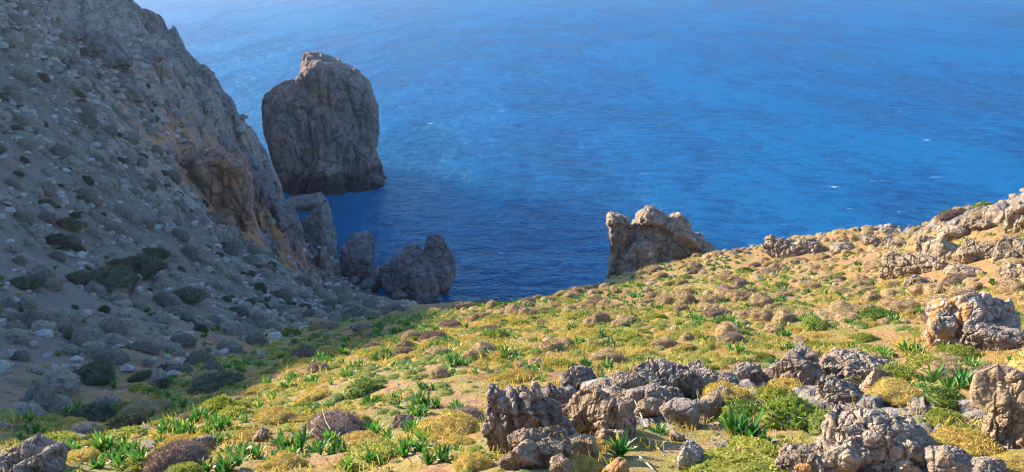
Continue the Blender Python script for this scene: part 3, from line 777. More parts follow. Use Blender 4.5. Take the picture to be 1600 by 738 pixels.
def dome(r, nu=26, nv=9, lump=0.22, seed=0, squash=0.62, skirt=-0.12):
    """lumpy cushion of unit radius; returns verts, quads"""
    u = np.linspace(0, 2 * math.pi, nu, endpoint=False); v = np.linspace(0, 1, nv)
    U, Vv = np.meshgrid(u, v); ph = Vv * math.pi / 2
    rad = np.cos(ph) ** 0.8; z = np.sin(ph)
    P = np.stack([rad * np.cos(U), rad * np.sin(U), z], -1).reshape(-1, 3)
    f = 1 + lump * fbm(P * 1.6, 3, seed=seed) + lump * 0.5 * fbm(P * 4.0, 2, seed=seed + 1)
    P = P * f[:, None]; P[:, 2] *= squash
    P[:nu, 2] = skirt
    idx = np.arange(nu * nv).reshape(nv, nu)
    q = np.stack([idx[:-1], np.roll(idx[:-1], -1, 1), np.roll(idx[1:], -1, 1), idx[1:]], -1).reshape(-1, 4)
    return P, q

def shrub_arrays(seed, n, L, W, lump=0.25, squash=0.62, spread=0.7, up=0.35, inner=0.90, nu=26, nv=9, fill=0.0):
    r = np.random.default_rng(seed)
    P, q = dome(r, nu, nv, lump, seed, squash)
    fn_c = P[q].mean(1)
    a = P[q[:, 2]] - P[q[:, 0]]; b = P[q[:, 3]] - P[q[:, 1]]
    fn = np.cross(a, b); ar = np.linalg.norm(fn, axis=1) + 1e-9; fn /= ar[:, None]
    fn *= np.sign((fn * fn_c).sum(1))[:, None]
    pick = r.choice(len(q), n, p=ar / ar.sum())
    wts = r.dirichlet(np.ones(4), n)
    base = (P[q[pick]] * wts[:, :, None]).sum(1)
    base = base * (inner + r.uniform(-fill, 0.06, n))[:, None]
    d = fn[pick] + spread * quat_dirs(n, r) + np.array([0, 0, up]); d /= np.linalg.norm(d, axis=1)[:, None]
    LL = L * r.uniform(.6, 1.35, n); WW = W * r.uniform(.7, 1.3, n)
    V, q4, t3, lv = blades(base, d, LL, WW, r)
    core = P * 0.90
    V = np.concatenate([core, V]); q4 = np.concatenate([q, q4 + len(core)]); t3 = t3 + len(core)
    lv = np.concatenate([np.full(len(core), 0.3), lv])
    return V, q4, t3, lv

def shrub_mesh(name, mat, *a, **k):
    V, q4, t3, lv = shrub_arrays(*a, **k)
    me = mesh_arrays(name, V, [q4, t3], True, dict(leafvar=lv, tint=np.zeros(len(V))))
    me.materials.append(mat); return me

def squill_arrays(seed, n=14, L=0.36, W=0.062, lean=0.5, seg=5):
    r = np.random.default_rng(seed)
    Vs, Q, lv = [], [], []
    o = 0
    for k in range(n):
        f = k / n
        az = k * 2.399 + r.uniform(-.3, .3)
        tilt = (0.12 + 0.95 * (1 - f)) * lean * r.uniform(.8, 1.25) + .1
        l = L * r.uniform(.75, 1.15) * (0.75 + .25 * f); w_ = W * r.uniform(.8, 1.2)
        arch = r.uniform(.35, .9) * (1.2 - f)
        hd = np.array([math.cos(az), math.sin(az), 0]); sd = np.array([-math.sin(az), math.cos(az), 0])
        p = hd * 0.015; th = tilt; tw = r.uniform(-.3, .3)
        rows = []
        for j in range(seg + 1):
            u = j / seg
            wd = w_ * (0.55 + 1.3 * u * (1 - u) ** .7 + .1) * (1 - u ** 5) + 0.001
            dirv = hd * math.sin(th) + np.array([0, 0, 1]) * math.cos(th)
            nrm = hd * math.cos(th) - np.array([0, 0, 1]) * math.sin(th)
            s2 = sd * math.cos(tw * u) + nrm * math.sin(tw * u)
            rows += [p - s2 * wd / 2 - nrm * wd * .18, p + nrm * wd * .05, p + s2 * wd / 2 - nrm * wd * .18]
            p = p + dirv * l / seg; th += arch / seg
        Vs += rows
        for j in range(seg):
            a = o + 3 * j
            Q += [[a, a + 1, a + 4, a + 3], [a + 1, a + 2, a + 5, a + 4]]
        o += 3 * (seg + 1); lv += [r.uniform(0, 1)] * (3 * (seg + 1))
    return np.array(Vs), np.array(Q), np.array(lv)

def squill_clump(seed, m, L, W, lean=.5, n=11, seg=5, spread=.13):
    r = np.random.default_rng(seed)
    Vs, Qs, Ls, o = [], [], [], 0
    for k in range(m):
        V, q, lv = squill_arrays(seed * 7 + k, n, L * r.uniform(.75, 1.1), W, lean, seg)
        a = k * 2.4 + r.uniform(-.5, .5); d = spread * (k ** .5) if k else 0
        V = V + np.array([d * math.cos(a), d * math.sin(a), 0])
        Vs.append(V); Qs.append(q + o); Ls.append(lv); o += len(V)
    return np.concatenate(Vs), np.concatenate(Qs), np.concatenate(Ls)

def squill_mesh(name, mat, *a, **k):
    V, q, lv = squill_clump(*a, **k)
    me = mesh_arrays(name, V, [q], True, dict(leafvar=lv, tint=np.zeros(len(V))))
    me.materials.append(mat); return me

def pebble_arrays(seed, sub=2):
    bm = bmesh.new(); bmesh.ops.create_icosphere(bm, subdivisions=sub, radius=0.5)
    bm.verts.ensure_lookup_table()
    V = np.array([v.co[:] for v in bm.verts]); Fc = np.array([[v.index for v in f.verts] for f in bm.faces]); bm.free()
    r = np.random.default_rng(seed)
    pl = quat_dirs(9, r); h = r.uniform(.26, .46, 9)
    D = V / np.linalg.norm(V, axis=1)[:, None]
    c = D @ pl.T
    rad = np.where(c > 1e-3, h[None] / np.maximum(c, 1e-3), 9).min(1)
    V = D * np.minimum(rad, 0.62)[:, None] * np.array([1.0, r.uniform(.65, .95), r.uniform(.5, .8)])
    V += 0.03 * D * fbm(D * 3, 2, seed=seed)[:, None]
    return V, Fc

ML = dict(
    tan=mat_leaf('tan_spiny_cushion', (0.38, 0.265, 0.15), (0.50, 0.36, 0.20), (0.33, 0.28, 0.11), 0.15, 0.9, 0.1, 1.2),
    gold=mat_leaf('golden_cushion', (0.42, 0.29, 0.08), (0.54, 0.39, 0.12), (0.38, 0.32, 0.06), 0.25, 0.9, 0.1, 1.5),
    grey=mat_leaf('shade_grey_cushion', (0.23, 0.20, 0.16), (0.48, 0.425, 0.35), (0.24, 0.23, 0.16), 0.15, 0.9, 0.1, 1.2),  # tan cushion's greyish look in shade, put into the leaf colour
    brown=mat_leaf('dry_purple_brown_twigs', (0.22, 0.15, 0.115), (0.33, 0.235, 0.18), (0.17, 0.11, 0.09), 0.12, 0.9, 0.1, 1.5),
    dark=mat_leaf('dark_heath_foliage', (0.075, 0.085, 0.05), (0.13, 0.13, 0.075), (0.10, 0.085, 0.06), 0.2, 0.85, 0.15, 1.0),
    green=mat_leaf('spurge_green_leaves', (0.085, 0.15, 0.02), (0.20, 0.26, 0.035), (0.26, 0.25, 0.045), 0.35, 0.6, 0.3, 3.0),
    lime=mat_leaf('yellow_green_leaves', (0.20, 0.22, 0.032), (0.32, 0.31, 0.05), (0.16, 0.20, 0.03), 0.35, 0.65, 0.25, 3.0),
    squill=mat_leaf('squill_leaf', (0.036, 0.135, 0.024), (0.09, 0.24, 0.038), None, 0.35, 0.38, 0.5, 2.0, True),
    twig=mat_leaf('dead_wood', (0.42, 0.34, 0.25), (0.55, 0.46, 0.36), None, 0.0, 0.9, 0.1, 6.0),
    grass=mat_leaf('dry_grass_blades', (0.36, 0.27, 0.065), (0.50, 0.36, 0.12), (0.27, 0.28, 0.04), 0.35, 0.8, 0.15, 0.5),
    straw=mat_leaf('straw_stalk', (0.60, 0.46, 0.22), (0.70, 0.55, 0.30), None, 0.25, 0.8, 0.15, 2.0),
)
PROTO = dict(
    tan=[shrub_mesh('cushion', ML['tan'], 200 + k, 3000, .075, .028, .50, .66 + .06 * k, .45) for k in range(4)],
    gold=[shrub_mesh('cushion', ML['gold'], 210 + k, 3600, .085, .024, .50, .62, .45) for k in range(3)],
    grey=[shrub_mesh('cushion', ML['grey'], 220 + k, 3000, .10, .030, .50, .72, .6) for k in range(4)],
    brown=[shrub_mesh('twigs', ML['brown'], 230 + k, 4200, .20, .020, .32, .68, .9, .4, .86, fill=.25) for k in range(3)],
    dark=[shrub_mesh('heath', ML['dark'], 240 + k, 3600, .20, .030, .60, .74, .9, .5, .86, fill=.3) for k in range(3)],
    green=[shrub_mesh('foliage', ML['green'], 250 + k, 2600, .15, .058, .45, .62, .8, .5, .86, fill=.3) for k in range(3)],
    lime=[shrub_mesh('foliage', ML['lime'], 260 + k, 2800, .13, .045, .32, .72, .7, .5, .88, fill=.15) for k in range(3)],
    squill=[squill_mesh('leaves', ML['squill'], 270 + k, (1, 3, 2, 5, 4, 1, 2)[k], (.30, .30, .28, .30, .26, .2, .33)[k], .047, (.55, .5, .7, .45, .6, .8, .4)[k], (20, 14, 16, 12, 13, 9, 15)[k]) for k in range(7)],
)
def _stone_meshes(mat, s0):
    out = []
    for k in range(5):
        V, Fc = pebble_arrays(s0 + k, 3)
        me = mesh_arrays('stone', V, [Fc], False); me.materials.append(MR[mat]); out.append(me)
    return out
PROTO['stone'] = _stone_meshes('stone', 300); PROTO['ochrestone'] = _stone_meshes('ochre', 310)

# ------------------------------------------------------------------ plants placed one by one
PLACED = []        # (x, y, radius): keeps the scatter off them
def put(kind, px, py, wpx, label, name, cat, hf=1.0, k=0, group=None, t=None, aspect=1.0):
    """one plant whose foot is at photo pixel (px, py) and which is wpx pixels wide there"""
    P, tt = ground(px, py)
    rad = wpx * tt / F / 2
    o = link(name, PROTO[kind][k % len(PROTO[kind])], None, label=label, cat=cat, group=group)
    base = 0.34 if kind == 'squill' else 1.0
    s = rad / (0.30 if kind == 'squill' else 1.05)
    f = np.array([ray(px, py)[0], ray(px, py)[1]]); f /= np.linalg.norm(f)
    off = 0 if kind == 'squill' else rad * .55
    x, y = P[0] + f[0] * off, P[1] + f[1] * off
    o.location = (x, y, height([x], [y])[0] - 0.02 * s)
    o.rotation_euler = (0, 0, (px * 1.7 + py) % 6.28)
    o.scale = (s, s * aspect, s * hf)
    PLACED.append((x, y, rad * .9))
    return o
def branch_mesh(seed, mat):
    r = np.random.default_rng(seed); V, Q, o, m = [], [], 0, 5
    for k in range(26):
        az = r.uniform(0, 6.28); el = r.uniform(.15, 1.45); L = r.uniform(.85, 1.12)
        d0 = np.array([math.cos(az) * math.cos(el), math.sin(az) * math.cos(el), math.sin(el) * .72])
        for j in range(5):
            u = j / 4; p = d0 * L * u + np.array([0, 0, .10 * math.sin(3 * u) * u]) + r.normal(0, .018, 3) * u
            a = np.cross(d0, [0.1, .3, .9]); a /= np.linalg.norm(a); b = np.cross(d0, a); rr = .022 * (1 - .75 * u)
            V += [p + rr * (math.cos(6.283 * q / m) * a + math.sin(6.283 * q / m) * b) for q in range(m)]
        for j in range(4):
            for q in range(m): Q.append([o + j * m + q, o + j * m + (q + 1) % m, o + (j + 1) * m + (q + 1) % m, o + (j + 1) * m + q])
        o += 5 * m
    V = np.array(V); me = mesh_arrays('branches', V, [np.array(Q)], True, dict(leafvar=np.full(len(V), .3), tint=np.zeros(len(V)))); me.materials.append(mat)
    return me
BR = [branch_mesh(800 + k, ML['twig']) for k in range(3)]
HERO = [
    ('lime',340,655,84,'round yellow green bush at the edge of the hill shadow','yellow_green_bush','bush',1.0),
    ('brown',278,737,112,'large purple brown dry shrub at the bottom left','dry_shrub','shrub',.95),
    ('brown',522,688,106,'purple brown dry shrub with a pale dead twig left of the big squill clump','dry_shrub','shrub',.85),
    ('brown',728,662,70,'brown shadowed cushion beside the fluted grey outcrop','dry_shrub','shrub',.85),
    ('gold',702,684,108,'wide golden brown cushion below the brown one, left of the fluted outcrop','golden_cushion_shrub','shrub',.75),
    ('gold',740,736,66,'pale golden cushion at the bottom edge under the fluted outcrop','golden_cushion_shrub','shrub',.9),
    ('green',572,618,70,'dark green bush with a lit left side on the near slope','green_bush','bush',.8),
    ('gold',1136,634,92,'bright golden cushion bush left of the green thicket','golden_cushion_shrub','shrub',1.0),
    ('gold',1232,612,64,'golden cushion in front of the dark wedge boulder','golden_cushion_shrub','shrub',.8),
    ('green',1168,660,100,'leafy green bush below the bright golden cushion','green_bush','bush',.85),
    ('green',1235,668,110,'big dark green leafy bush in the middle of the thicket','green_bush','bush',1.05),
    ('lime',1215,632,80,'yellow green leafy top of the thicket behind the big dark green bush','yellow_green_bush','bush',.8),
    ('green',1296,674,74,'green bush between the thicket and the pitted boulder','green_bush','bush',.9),
    ('lime',1402,600,86,'olive green low bush right of the tilted tan slab','yellow_green_bush','bush',.6),
    ('lime',1452,586,90,'olive green low bush below the ochre streaked boulder','yellow_green_bush','bush',.6),
    ('lime',1500,566,76,'yellow green low bush right under the ochre streaked boulder','yellow_green_bush','bush',.55),
    ('gold',1400,622,84,'dry golden cushion behind the large pitted boulder','golden_cushion_shrub','shrub',.6),
    ('green',1472,636,70,'sparse green bush with a squill in its middle','green_bush','bush',.7),
    ('green',1510,690,96,'dark green bush between the pitted boulder and the tall fissured rock','green_bush','bush',1.0),
    ('lime',1478,664,62,'bright yellow green bush right of the pitted boulder','yellow_green_bush','bush',.8),
    ('brown',1345,745,90,'grey twiggy shrub growing over the front of the pitted boulder','dry_shrub','shrub',.8),
    ('brown',1570,600,90,'grey leafless shrub above the tall fissured tan rock','dry_shrub','shrub',.7),
    ('gold',1578,738,74,'golden bush at the bottom right corner','golden_cushion_shrub','shrub',.95),
    ('gold',905,738,72,'golden grass like tuft at the bottom below the outcrop','golden_cushion_shrub','shrub',.8),
    ('gold',940,706,56,'golden tuft beside the dark foreground squill','golden_cushion_shrub','shrub',.8),
    ('gold',575,710,64,'small golden cushion between squills at the bottom','golden_cushion_shrub','shrub',.7),
    ('gold',560,668,44,'small round golden cushion right of the dry shrub with the dead twig','golden_cushion_shrub','shrub',.8),
    ('gold',440,738,80,'flat golden cushion at the bottom edge among squills','golden_cushion_shrub','shrub',.6),
    ('gold',130,720,52,'yellow cushion beside the bottom left rock','golden_cushion_shrub','shrub',.7),
    ('lime',285,748,70,'yellow green cushion at the bottom edge under the purple brown shrub','yellow_green_bush','bush',.6),
    ('gold',395,690,60,'golden cushion beside the angular tan stone','golden_cushion_shrub','shrub',.6),
    ('gold',430,660,70,'golden cushion on the slope right of the yellow green bush','golden_cushion_shrub','shrub',.6),
    ('brown',290,662,44,'small brown cushion left of the yellow green bush','dry_shrub','shrub',.9),
    ('dark',200,670,66,'dark olive round bush in the shade left of the yellow green bush','dark_bush','bush',1.0),
    ('dark',65,638,72,'dark bush in the shade at the left edge of the slope','dark_bush','bush',.8),
    ('dark',140,660,80,'wide dark bush left of the olive round bush','dark_bush','bush',.7),
    ('grey',130,682,52,'pale grey cushion in front of the wide dark bush','grey_cushion_shrub','shrub',.9),
    ('grey',100,690,40,'smaller grey cushion left of the pale grey one','grey_cushion_shrub','shrub',.9),
    ('dark',142,600,70,'dark bush on the lower shaded slope','dark_bush','bush',.8),
    ('brown',476,560,52,'brown cushion at the shadow edge on the near slope','dry_shrub','shrub',.8),
    ('dark',340,610,90,'dark low bush just uphill of the yellow green bush','dark_bush','bush',.6),
]
for k, (kd, px, py, wp, lab, nm, ct, hf) in enumerate(HERO):
    o_ = put(kd, px, py, wp, lab, nm, ct, hf, k)
    if kd in ('brown', 'green', 'lime', 'dark'): link('branches', BR[k % 3], None, parent=o_)
# dark evergreen thicket on the left slope
for k, (px, py, wp, lab) in enumerate([(170,452,110,'widest dark thicket on the shaded left slope'),(215,430,90,'dark thicket uphill of the widest one on the left slope'),(120,445,60,'dark bush at the left end of the shaded thicket'),(40,452,60,'dark bush near the left frame edge on the shaded slope'),(235,405,60,'topmost dark bush of the shaded thicket'),(290,470,60,'dark bush right of the shaded thicket')]):
    put('dark', px, py, wp, lab, 'dark_bush', 'bush', .6, k)
SQ = [(968,712,100,'dark squill with broad leaves under the foreground outcrop'),(1168,690,116,'largest squill with broad blue green leaves below the green thicket'),(1026,676,56,'small bright squill beside the crossed dead twigs'),(1484,606,70,'squill growing out of the sparse green bush'),(1422,556,60,'squill at the left foot of the ochre streaked boulder'),
    (625,638,52,'left part of the big squill clump on the near slope'),(655,636,56,'middle of the big squill clump on the near slope'),(682,638,50,'right part of the big squill clump on the near slope'),
    (392,716,60,'squill at the left end of the bottom row'),(424,726,64,'squill in the bottom row right of the purple brown shrub'),(455,706,64,'tall squill in the bottom row'),(352,735,70,'squill touching the purple brown shrub'),(470,690,50,'squill under the dry shrub with the dead twig'),(520,692,50,'squill in front of the dry shrub with the dead twig'),
    (545,738,60,'squill at the bottom edge right of the flat golden cushion'),(588,728,56,'squill beside the small golden cushion at the bottom'),(588,672,46,'squill right of the small round golden cushion'),(650,704,60,'squill below the wide golden brown cushion'),(690,722,66,'slanting squill left of the pale golden cushion'),(715,706,50,'squill at the foot of the fluted outcrop'),(765,660,44,'squill wedged left of the fluted outcrop'),
    (405,640,40,'squill right of the yellow green bush'),(180,722,54,'sunlit squill right of the bottom left rock'),(148,732,46,'sunlit squill touching the bottom left rock'),(200,704,40,'squill in the shade above the sunlit pair at the bottom left'),(345,690,40,'squill behind the purple brown shrub'),(395,678,40,'squill above the angular tan stone'),(1340,580,30,'small green plant on the knobbly grey rock')]
for k, (px, py, wp, lab) in enumerate(SQ):
    put('squill', px, py, wp, lab, 'squill_plant', 'plant', 1.0, k)

# dead twigs and straw
def twig(pxs, label, rad=0.012, name='dead_twig', cat='twig', mat='twig', hts=None):
    """a bent stick through points given as photo pixel feet plus heights"""
    pts = []
    for (px, py), h in zip(pxs, hts or [0.04] * len(pxs)):
        P, t = ground(px, py); pts.append(P + np.array([0, 0, h]))
    V, Q = [], []
    m = 7
    for k, p in enumerate(pts):
        d = pts[min(k + 1, len(pts) - 1)] - pts[max(k - 1, 0)]; d /= np.linalg.norm(d) + 1e-9
        a = np.cross(d, [0.3, 0.2, 0.9]); a /= np.linalg.norm(a); b = np.cross(d, a)
        rr = rad * (1 - .6 * k / (len(pts) - 1))
        for j in range(m):
            th = 2 * math.pi * j / m
            V.append(p + rr * (math.cos(th) * a + math.sin(th) * b))
    for k in range(len(pts) - 1):
        for j in range(m):
            Q.append([k * m + j, k * m + (j + 1) % m, (k + 1) * m + (j + 1) % m, (k + 1) * m + j])
    V = np.array(V); c = V.mean(0)
    me = mesh_arrays(name, V - c, [np.array(Q)], True, dict(leafvar=np.full(len(V), .6), tint=np.zeros(len(V))))
    o = link(name, me, ML[mat], label=label, cat=cat); o.location = c
twig([(972,678),(985,664),(998,652),(1012,640)], 'pale dead twig crossing another beside the small bright squill', hts=[.03,.10,.16,.24])
twig([(1010,672),(1000,658),(990,648),(984,640)], 'shorter dead twig of the crossed pair beside the small squill', hts=[.03,.10,.16,.22])
twig([(1010,690),(1022,700),(1030,708)], 'dead stick lying on the soil right of the dark squill')
twig([(1000,722),(1012,732),(1020,740)], 'dead stick at the bottom edge beside the dark squill')
twig([(518,690),(511,685),(507,678)], 'thin pale dead twig standing in the purple brown dry shrub', .007, hts=[.2,.30,.40])
for k, (px, py, h, lab) in enumerate([(1412,552,.75,'tall dry straw stalk left of the ochre streaked boulder'),(1436,552,.95,'tallest dry straw stalk at the foot of the ochre streaked boulder'),(1440,556,.7,'dry straw stalk leaning beside the tallest one'),(1290,690,.45,'dry straw stalk in the grass left of the pitted boulder'),(1298,684,.4,'bent straw stalk behind the pitted ledge')]):
    twig([(px, py), (px + 2, py), (px + (3 if k % 2 else -3), py), (px + (7 if k % 2 else -7), py)], lab, .008, 'straw_stalk', 'dry stalk', 'straw', [0, h * .4, h * .75, h])

# ------------------------------------------------------------------ scatter
def in_view(P, m=60):
    px, py, t = project(P)
    return (px > -m) & (px < 1600 + m) & (py > -m) & (py < 738 + 2 * m) & (t > 4)

def scatter(n, tmax, dens, seed, rmin=0.0, margin=60):
    """points spread evenly over the ground, kept where dens(x, y) in 0..1 says so"""
    r = np.random.default_rng(seed)
    th = r.uniform(R(-44), R(42), n); rad = tmax * np.sqrt(r.uniform(0.0005, 1, n))
    x = rad * np.sin(th); y = rad * np.cos(th)
    k = r.uniform(0, 1, n) < dens(x, y)
    x, y = x[k], y[k]
    z = height(x, y)
    P = np.stack([x, y, z], 1)
    P = P[in_view(P, margin) & (coast_sd(x, y) < 1.0) & (z > 0.3)]
    if rmin:       # thin out crowding
        keep = []; grid = {}
        for i, p in enumerate(P):
            c = (int(p[0] // rmin), int(p[1] // rmin)); ok = True
            for dx in (-1, 0, 1):
                for dy in (-1, 0, 1):
                    for j in grid.get((c[0] + dx, c[1] + dy), ()):
                        if (P[j, 0] - p[0]) ** 2 + (P[j, 1] - p[1]) ** 2 < rmin * rmin: ok = False
            if ok: grid.setdefault(c, []).append(i); keep.append(i)
        P = P[keep]
    return P

OBST = np.array([(a, b, c) for a, b, c in ROCKS] + PLACED)
def free(P, pad=0.0, f=0.8):
    d = np.hypot(P[:, None, 0] - OBST[None, :, 0], P[:, None, 1] - OBST[None, :, 1])
    return (d > np.minimum(OBST[None, :, 2], 1.2) * f + pad).all(1)

def visible(P, h=0.3):
    """is the point (raised by h) on a clear sight line from the camera over the ground"""
    C = np.array([0, 0, CAMZ]); out = np.ones(len(P), bool)
    Q = P + np.array([0, 0, h])
    for f in np.linspace(0.3, 0.985, 34):
        S = C + (Q - C) * f
        out &= S[:, 2] > height(S[:, 0], S[:, 1]) - 0.05
    return out

shadeside = lambda x, y: sstep(-7.5, -11, x + 0.02 * y)
def cl(x, y, s, seed): return fbm(np.stack([x, y, 0 * x], 1) / s, 3, seed=seed)

def zone(px, py):
    if px < 700 and py < 0.28 * (px - 480) + 500 and not (px > 470 and py > 505) and not (px > 300 and py > 590 - (px - 300) * .4):
        if py < 170: return 'on the hazy upper part of the headland'
        if px > 240 and py < 400: return 'around the orange scarp on the headland'
        if py < 300: return 'on the upper left slope below the hazy outcrops'
        if py < 400: return 'on the shaded slope uphill of the dark thicket'
        if px > 330: return 'on the shaded gully side below the cliffs'
        if py < 500: return 'on the shaded slope around the dark thicket'
        return 'on the lower shaded slope below the dark thicket'
    if px < 330: return 'at the bottom left near the edge of the hill shadow'
    if py > 600 and px < 800: return 'on the sunlit ground left of the fluted grey outcrop'
    if py > 600 and px < 1120: return 'around the foot of the foreground outcrop'
    if py > 600: return 'between the rocks of the right foreground'
    if px < 700 and py < 540: return 'along the edge of the hill shadow above the gully'
    if px < 800: return 'on the sunlit slope uphill of the big squill clump'
    if py < 500 and px < 960: return 'along the brow above the blue cove'
    if py < 470 and px < 1300: return 'on the slope under the horned crag'
    if py < 470: return 'among the pale rocks of the right ridge'
    if px < 1120: return 'on the sunlit slope behind the foreground outcrop'
    if px < 1330: return 'on the slope behind the dark wedge boulder'
    return 'on the slope left of the ochre streaked boulder'

def stuff_mesh(name, arrays, inst, label, mat, smooth=True, tints=None):
    """many small plants as ONE object: arrays = list of prototype (V, [faces], leafvar)"""
    Vs, Fq, Ft, LV, TN = [], [], [], [], []
    o = 0
    rr = np.random.default_rng(99)
    for (P, s, hf, k, rz) in inst:
        V, q4, t3, lv = arrays[k % len(arrays)]
        c, sn = math.cos(rz), math.sin(rz)
        W = V * np.array([s, s, s * hf])
        W = np.stack([W[:, 0] * c - W[:, 1] * sn, W[:, 0] * sn + W[:, 1] * c, W[:, 2]], 1) + P
        Vs.append(W); Fq.append(q4 + o) if len(q4) else None; Ft.append(t3 + o) if len(t3) else None
        LV.append(lv); TN.append(np.full(len(V), rr.uniform(0, 1))); o += len(V)
    fs = ([np.concatenate(Fq)] if Fq else []) + ([np.concatenate(Ft)] if Ft else [])
    me = mesh_arrays(name, np.concatenate(Vs), fs, smooth, dict(leafvar=np.concatenate(LV), tint=np.concatenate(TN)))
    return link(name, me, mat, label=label, kind='stuff')

def scatter_kind(protos, P, rad, hf, seed, limit, name, cat, phrase, stuffname, stufflabel, lowres, mat):
    """the largest in view become things of their own, the rest one mass"""
    r = np.random.default_rng(seed)
    LIFT = {'plant': 0.0, 'stone': 0.05}.get(cat, 0.05 if 'grey' in name or 'dark' in name else -0.03)
    px, py, t = project(P)
    vis = visible(P, 0.25) & (px > 0) & (px < 1600) & (py > 0) & (py < 745)
    app = np.where(vis, rad / t, 0)
    order = np.argsort(-app)
    top = [i for i in order[:limit] if app[i] > 0]; st_ = set(top); rest = [i for i in order if i not in st_ and t[i] > 11]
    rz = r.uniform(0, 6.28, len(P)); pk = r.integers(0, 99, len(P)); asp = r.uniform(.75, 1.3, len(P)) if cat != 'plant' else np.ones(len(P))
    e = 0.35
    gx = (height(P[:, 0] + e, P[:, 1]) - height(P[:, 0] - e, P[:, 1])) / (2 * e); gy = (height(P[:, 0], P[:, 1] + e) - height(P[:, 0], P[:, 1] - e)) / (2 * e)
    lean = 0.15 if cat == 'plant' else 0.55
    for i in top:
        me = protos[pk[i] % len(protos)]
        s = rad[i]
        zn = zone(px[i], py[i])
        o = link(name, me, None, label=phrase + ' ' + zn, cat=cat, group=name.replace('_', ' ') + 's ' + zn)
        o.location = (P[i, 0], P[i, 1], P[i, 2] + LIFT * s); o.scale = (s * asp[i], s / asp[i], s * hf[i])
        nrm = Vector((-lean * gx[i], -lean * gy[i], 1)).normalized()
        o.rotation_euler = (nrm.to_track_quat('Z', 'Y').to_matrix() @ Matrix.Rotation(rz[i], 3, 'Z')).to_euler()
    if rest and lowres:
        stuff_mesh(stuffname, lowres, [(P[i] + np.array([0, 0, LIFT * rad[i]]), rad[i], hf[i], int(pk[i]), rz[i]) for i in rest], stufflabel, mat)
    return len(top), len(rest)

def lr(seed, n, L, W, lump, sq): return shrub_arrays(seed, n, L, W, lump, sq, nu=14, nv=5)
r9 = np.random.default_rng(5)
# tan cushions on the sunny slope: dense to the right and far, sparse near the squills
def d_tan(x, y):
    right = sstep(-6, 10, x - 0.05 * y)
    return np.clip((0.30 + 0.75 * right) * sstep(9, 17, y + 0.35 * x) * (0.38 + 2.6 * cl(x, y, 4.5, 51)), 0, 1) * (1 - shadeside(x, y)) * (1 - .6 * rock_mask(x, y))
P = scatter(9000, 66, d_tan, 61, 0.42); P = P[free(P, .12)]
rad = (.13 + .42 * r9.uniform(0, 1, len(P)) ** 1.8) * (0.8 + .2 * sstep(10, 30, P[:, 1])); hf = r9.uniform(.75, 1.2, len(P))
print('tan', scatter_kind(PROTO['tan'], P, rad, hf, 71, 230, 'tan_cushion_shrub', 'shrub', 'small tan spiny cushion shrub', 'low_scrub', 'small tan cushions too many to count on the sunny slope',
    [lr(400 + k, 170, .16, .07, .3, .62) for k in range(4)], ML['tan']))
TANP, TANR = P, rad
# golden and lime mats near
def d_gold(x, y): return np.clip(0.5 + .4 * sstep(1.5, -1, x) * sstep(22, 12, y) + 1.6 * cl(x, y, 3, 52), 0, 1) * (1 - shadeside(x, y)) * sstep(44, 22, y) * (1 - rock_mask(x, y))
P = scatter(2600, 46, d_gold, 62, 0.7); P = P[free(P, .1)]
rad = r9.uniform(.15, .40, len(P)); hf = r9.uniform(.4, .8, len(P)); sel = r9.uniform(0, 1, len(P)) < np.where(P[:, 0] < 4, .5, .7)
print('gold', scatter_kind(PROTO['gold'], P[sel], rad[sel], hf[sel], 72, 120, 'golden_cushion_shrub', 'shrub', 'low golden brown cushion', 'golden_scrub', 'low golden cushions on the sunny slope', [lr(410 + k, 170, .15, .06, .3, .6) for k in range(3)], ML['gold']))
s2 = ~sel
print('lime', scatter_kind(PROTO['lime'], P[s2], rad[s2] * 1.1, hf[s2], 73, 110, 'yellow_green_bush', 'bush', 'low yellow green mat plant', 'green_scrub', 'low yellow green mats on the sunny slope', [lr(420 + k, 170, .16, .07, .3, .6) for k in range(3)], ML['lime']))
# dark heath and brown dry shrubs on the sunny slope
def d_brown(x, y): return np.clip(.25 + 1.5 * cl(x, y, 5, 53), 0, 1) * (1 - shadeside(x, y)) * sstep(10, 20, y) * (1 - .5 * rock_mask(x, y))
P = scatter(900, 62, d_brown, 63, 1.3); P = P[free(P, .2)]
rad = r9.uniform(.25, .55, len(P)); hf = r9.uniform(.7, 1.1, len(P)); sel = r9.uniform(0, 1, len(P)) < .6
scatter_kind(PROTO['brown'], P[sel], rad[sel], hf[sel], 74, 120, 'dry_shrub', 'shrub', 'brown dry twiggy shrub', None, None, None, None)
scatter_kind(PROTO['green'], P[~sel], rad[~sel], hf[~sel], 75, 120, 'green_bush', 'bush', 'small green leafy bush', None, None, None, None)
# shaded left slope: cushions greyed by painted shade and dark bushes
def d_grey(x, y): return np.clip(.52 + .3 * sstep(55, 40, y) + 1.0 * cl(x, y, 6, 54), 0, 1) * shadeside(x, y) * (1 - .8 * sstep(.3, .7, rock_mask(x, y))) * (1 - .6 * sstep(60, 80, y) * sstep(-32, -26, x))
P = scatter(20000, 125, d_grey, 64, 0.48); P = P[free(P, .1)]
u_ = r9.uniform(0, 1, len(P)); rad = np.where(P[:, 1] < 48, .16 + .42 * u_ ** 1.8, .14 + .50 * u_ ** 2.0) * (.85 + .5 * sstep(25, 80, P[:, 1])); hf = r9.uniform(.95, 1.5, len(P))
print('grey', scatter_kind(PROTO['grey'], P, rad, hf, 76, 260, 'grey_cushion_shrub', 'shrub', 'grey green cushion shrub', 'grey_scrub', 'shade grey cushions too many to count on the shaded slope', [lr(430 + k, 170, .16, .07, .34, .62) for k in range(4)], ML['grey']))
def d_dark(x, y): return np.clip(.2 + 1.9 * cl(x, y, 7, 55), 0, 1) * shadeside(x, y) * (1 - sstep(.3, .7, rock_mask(x, y)))
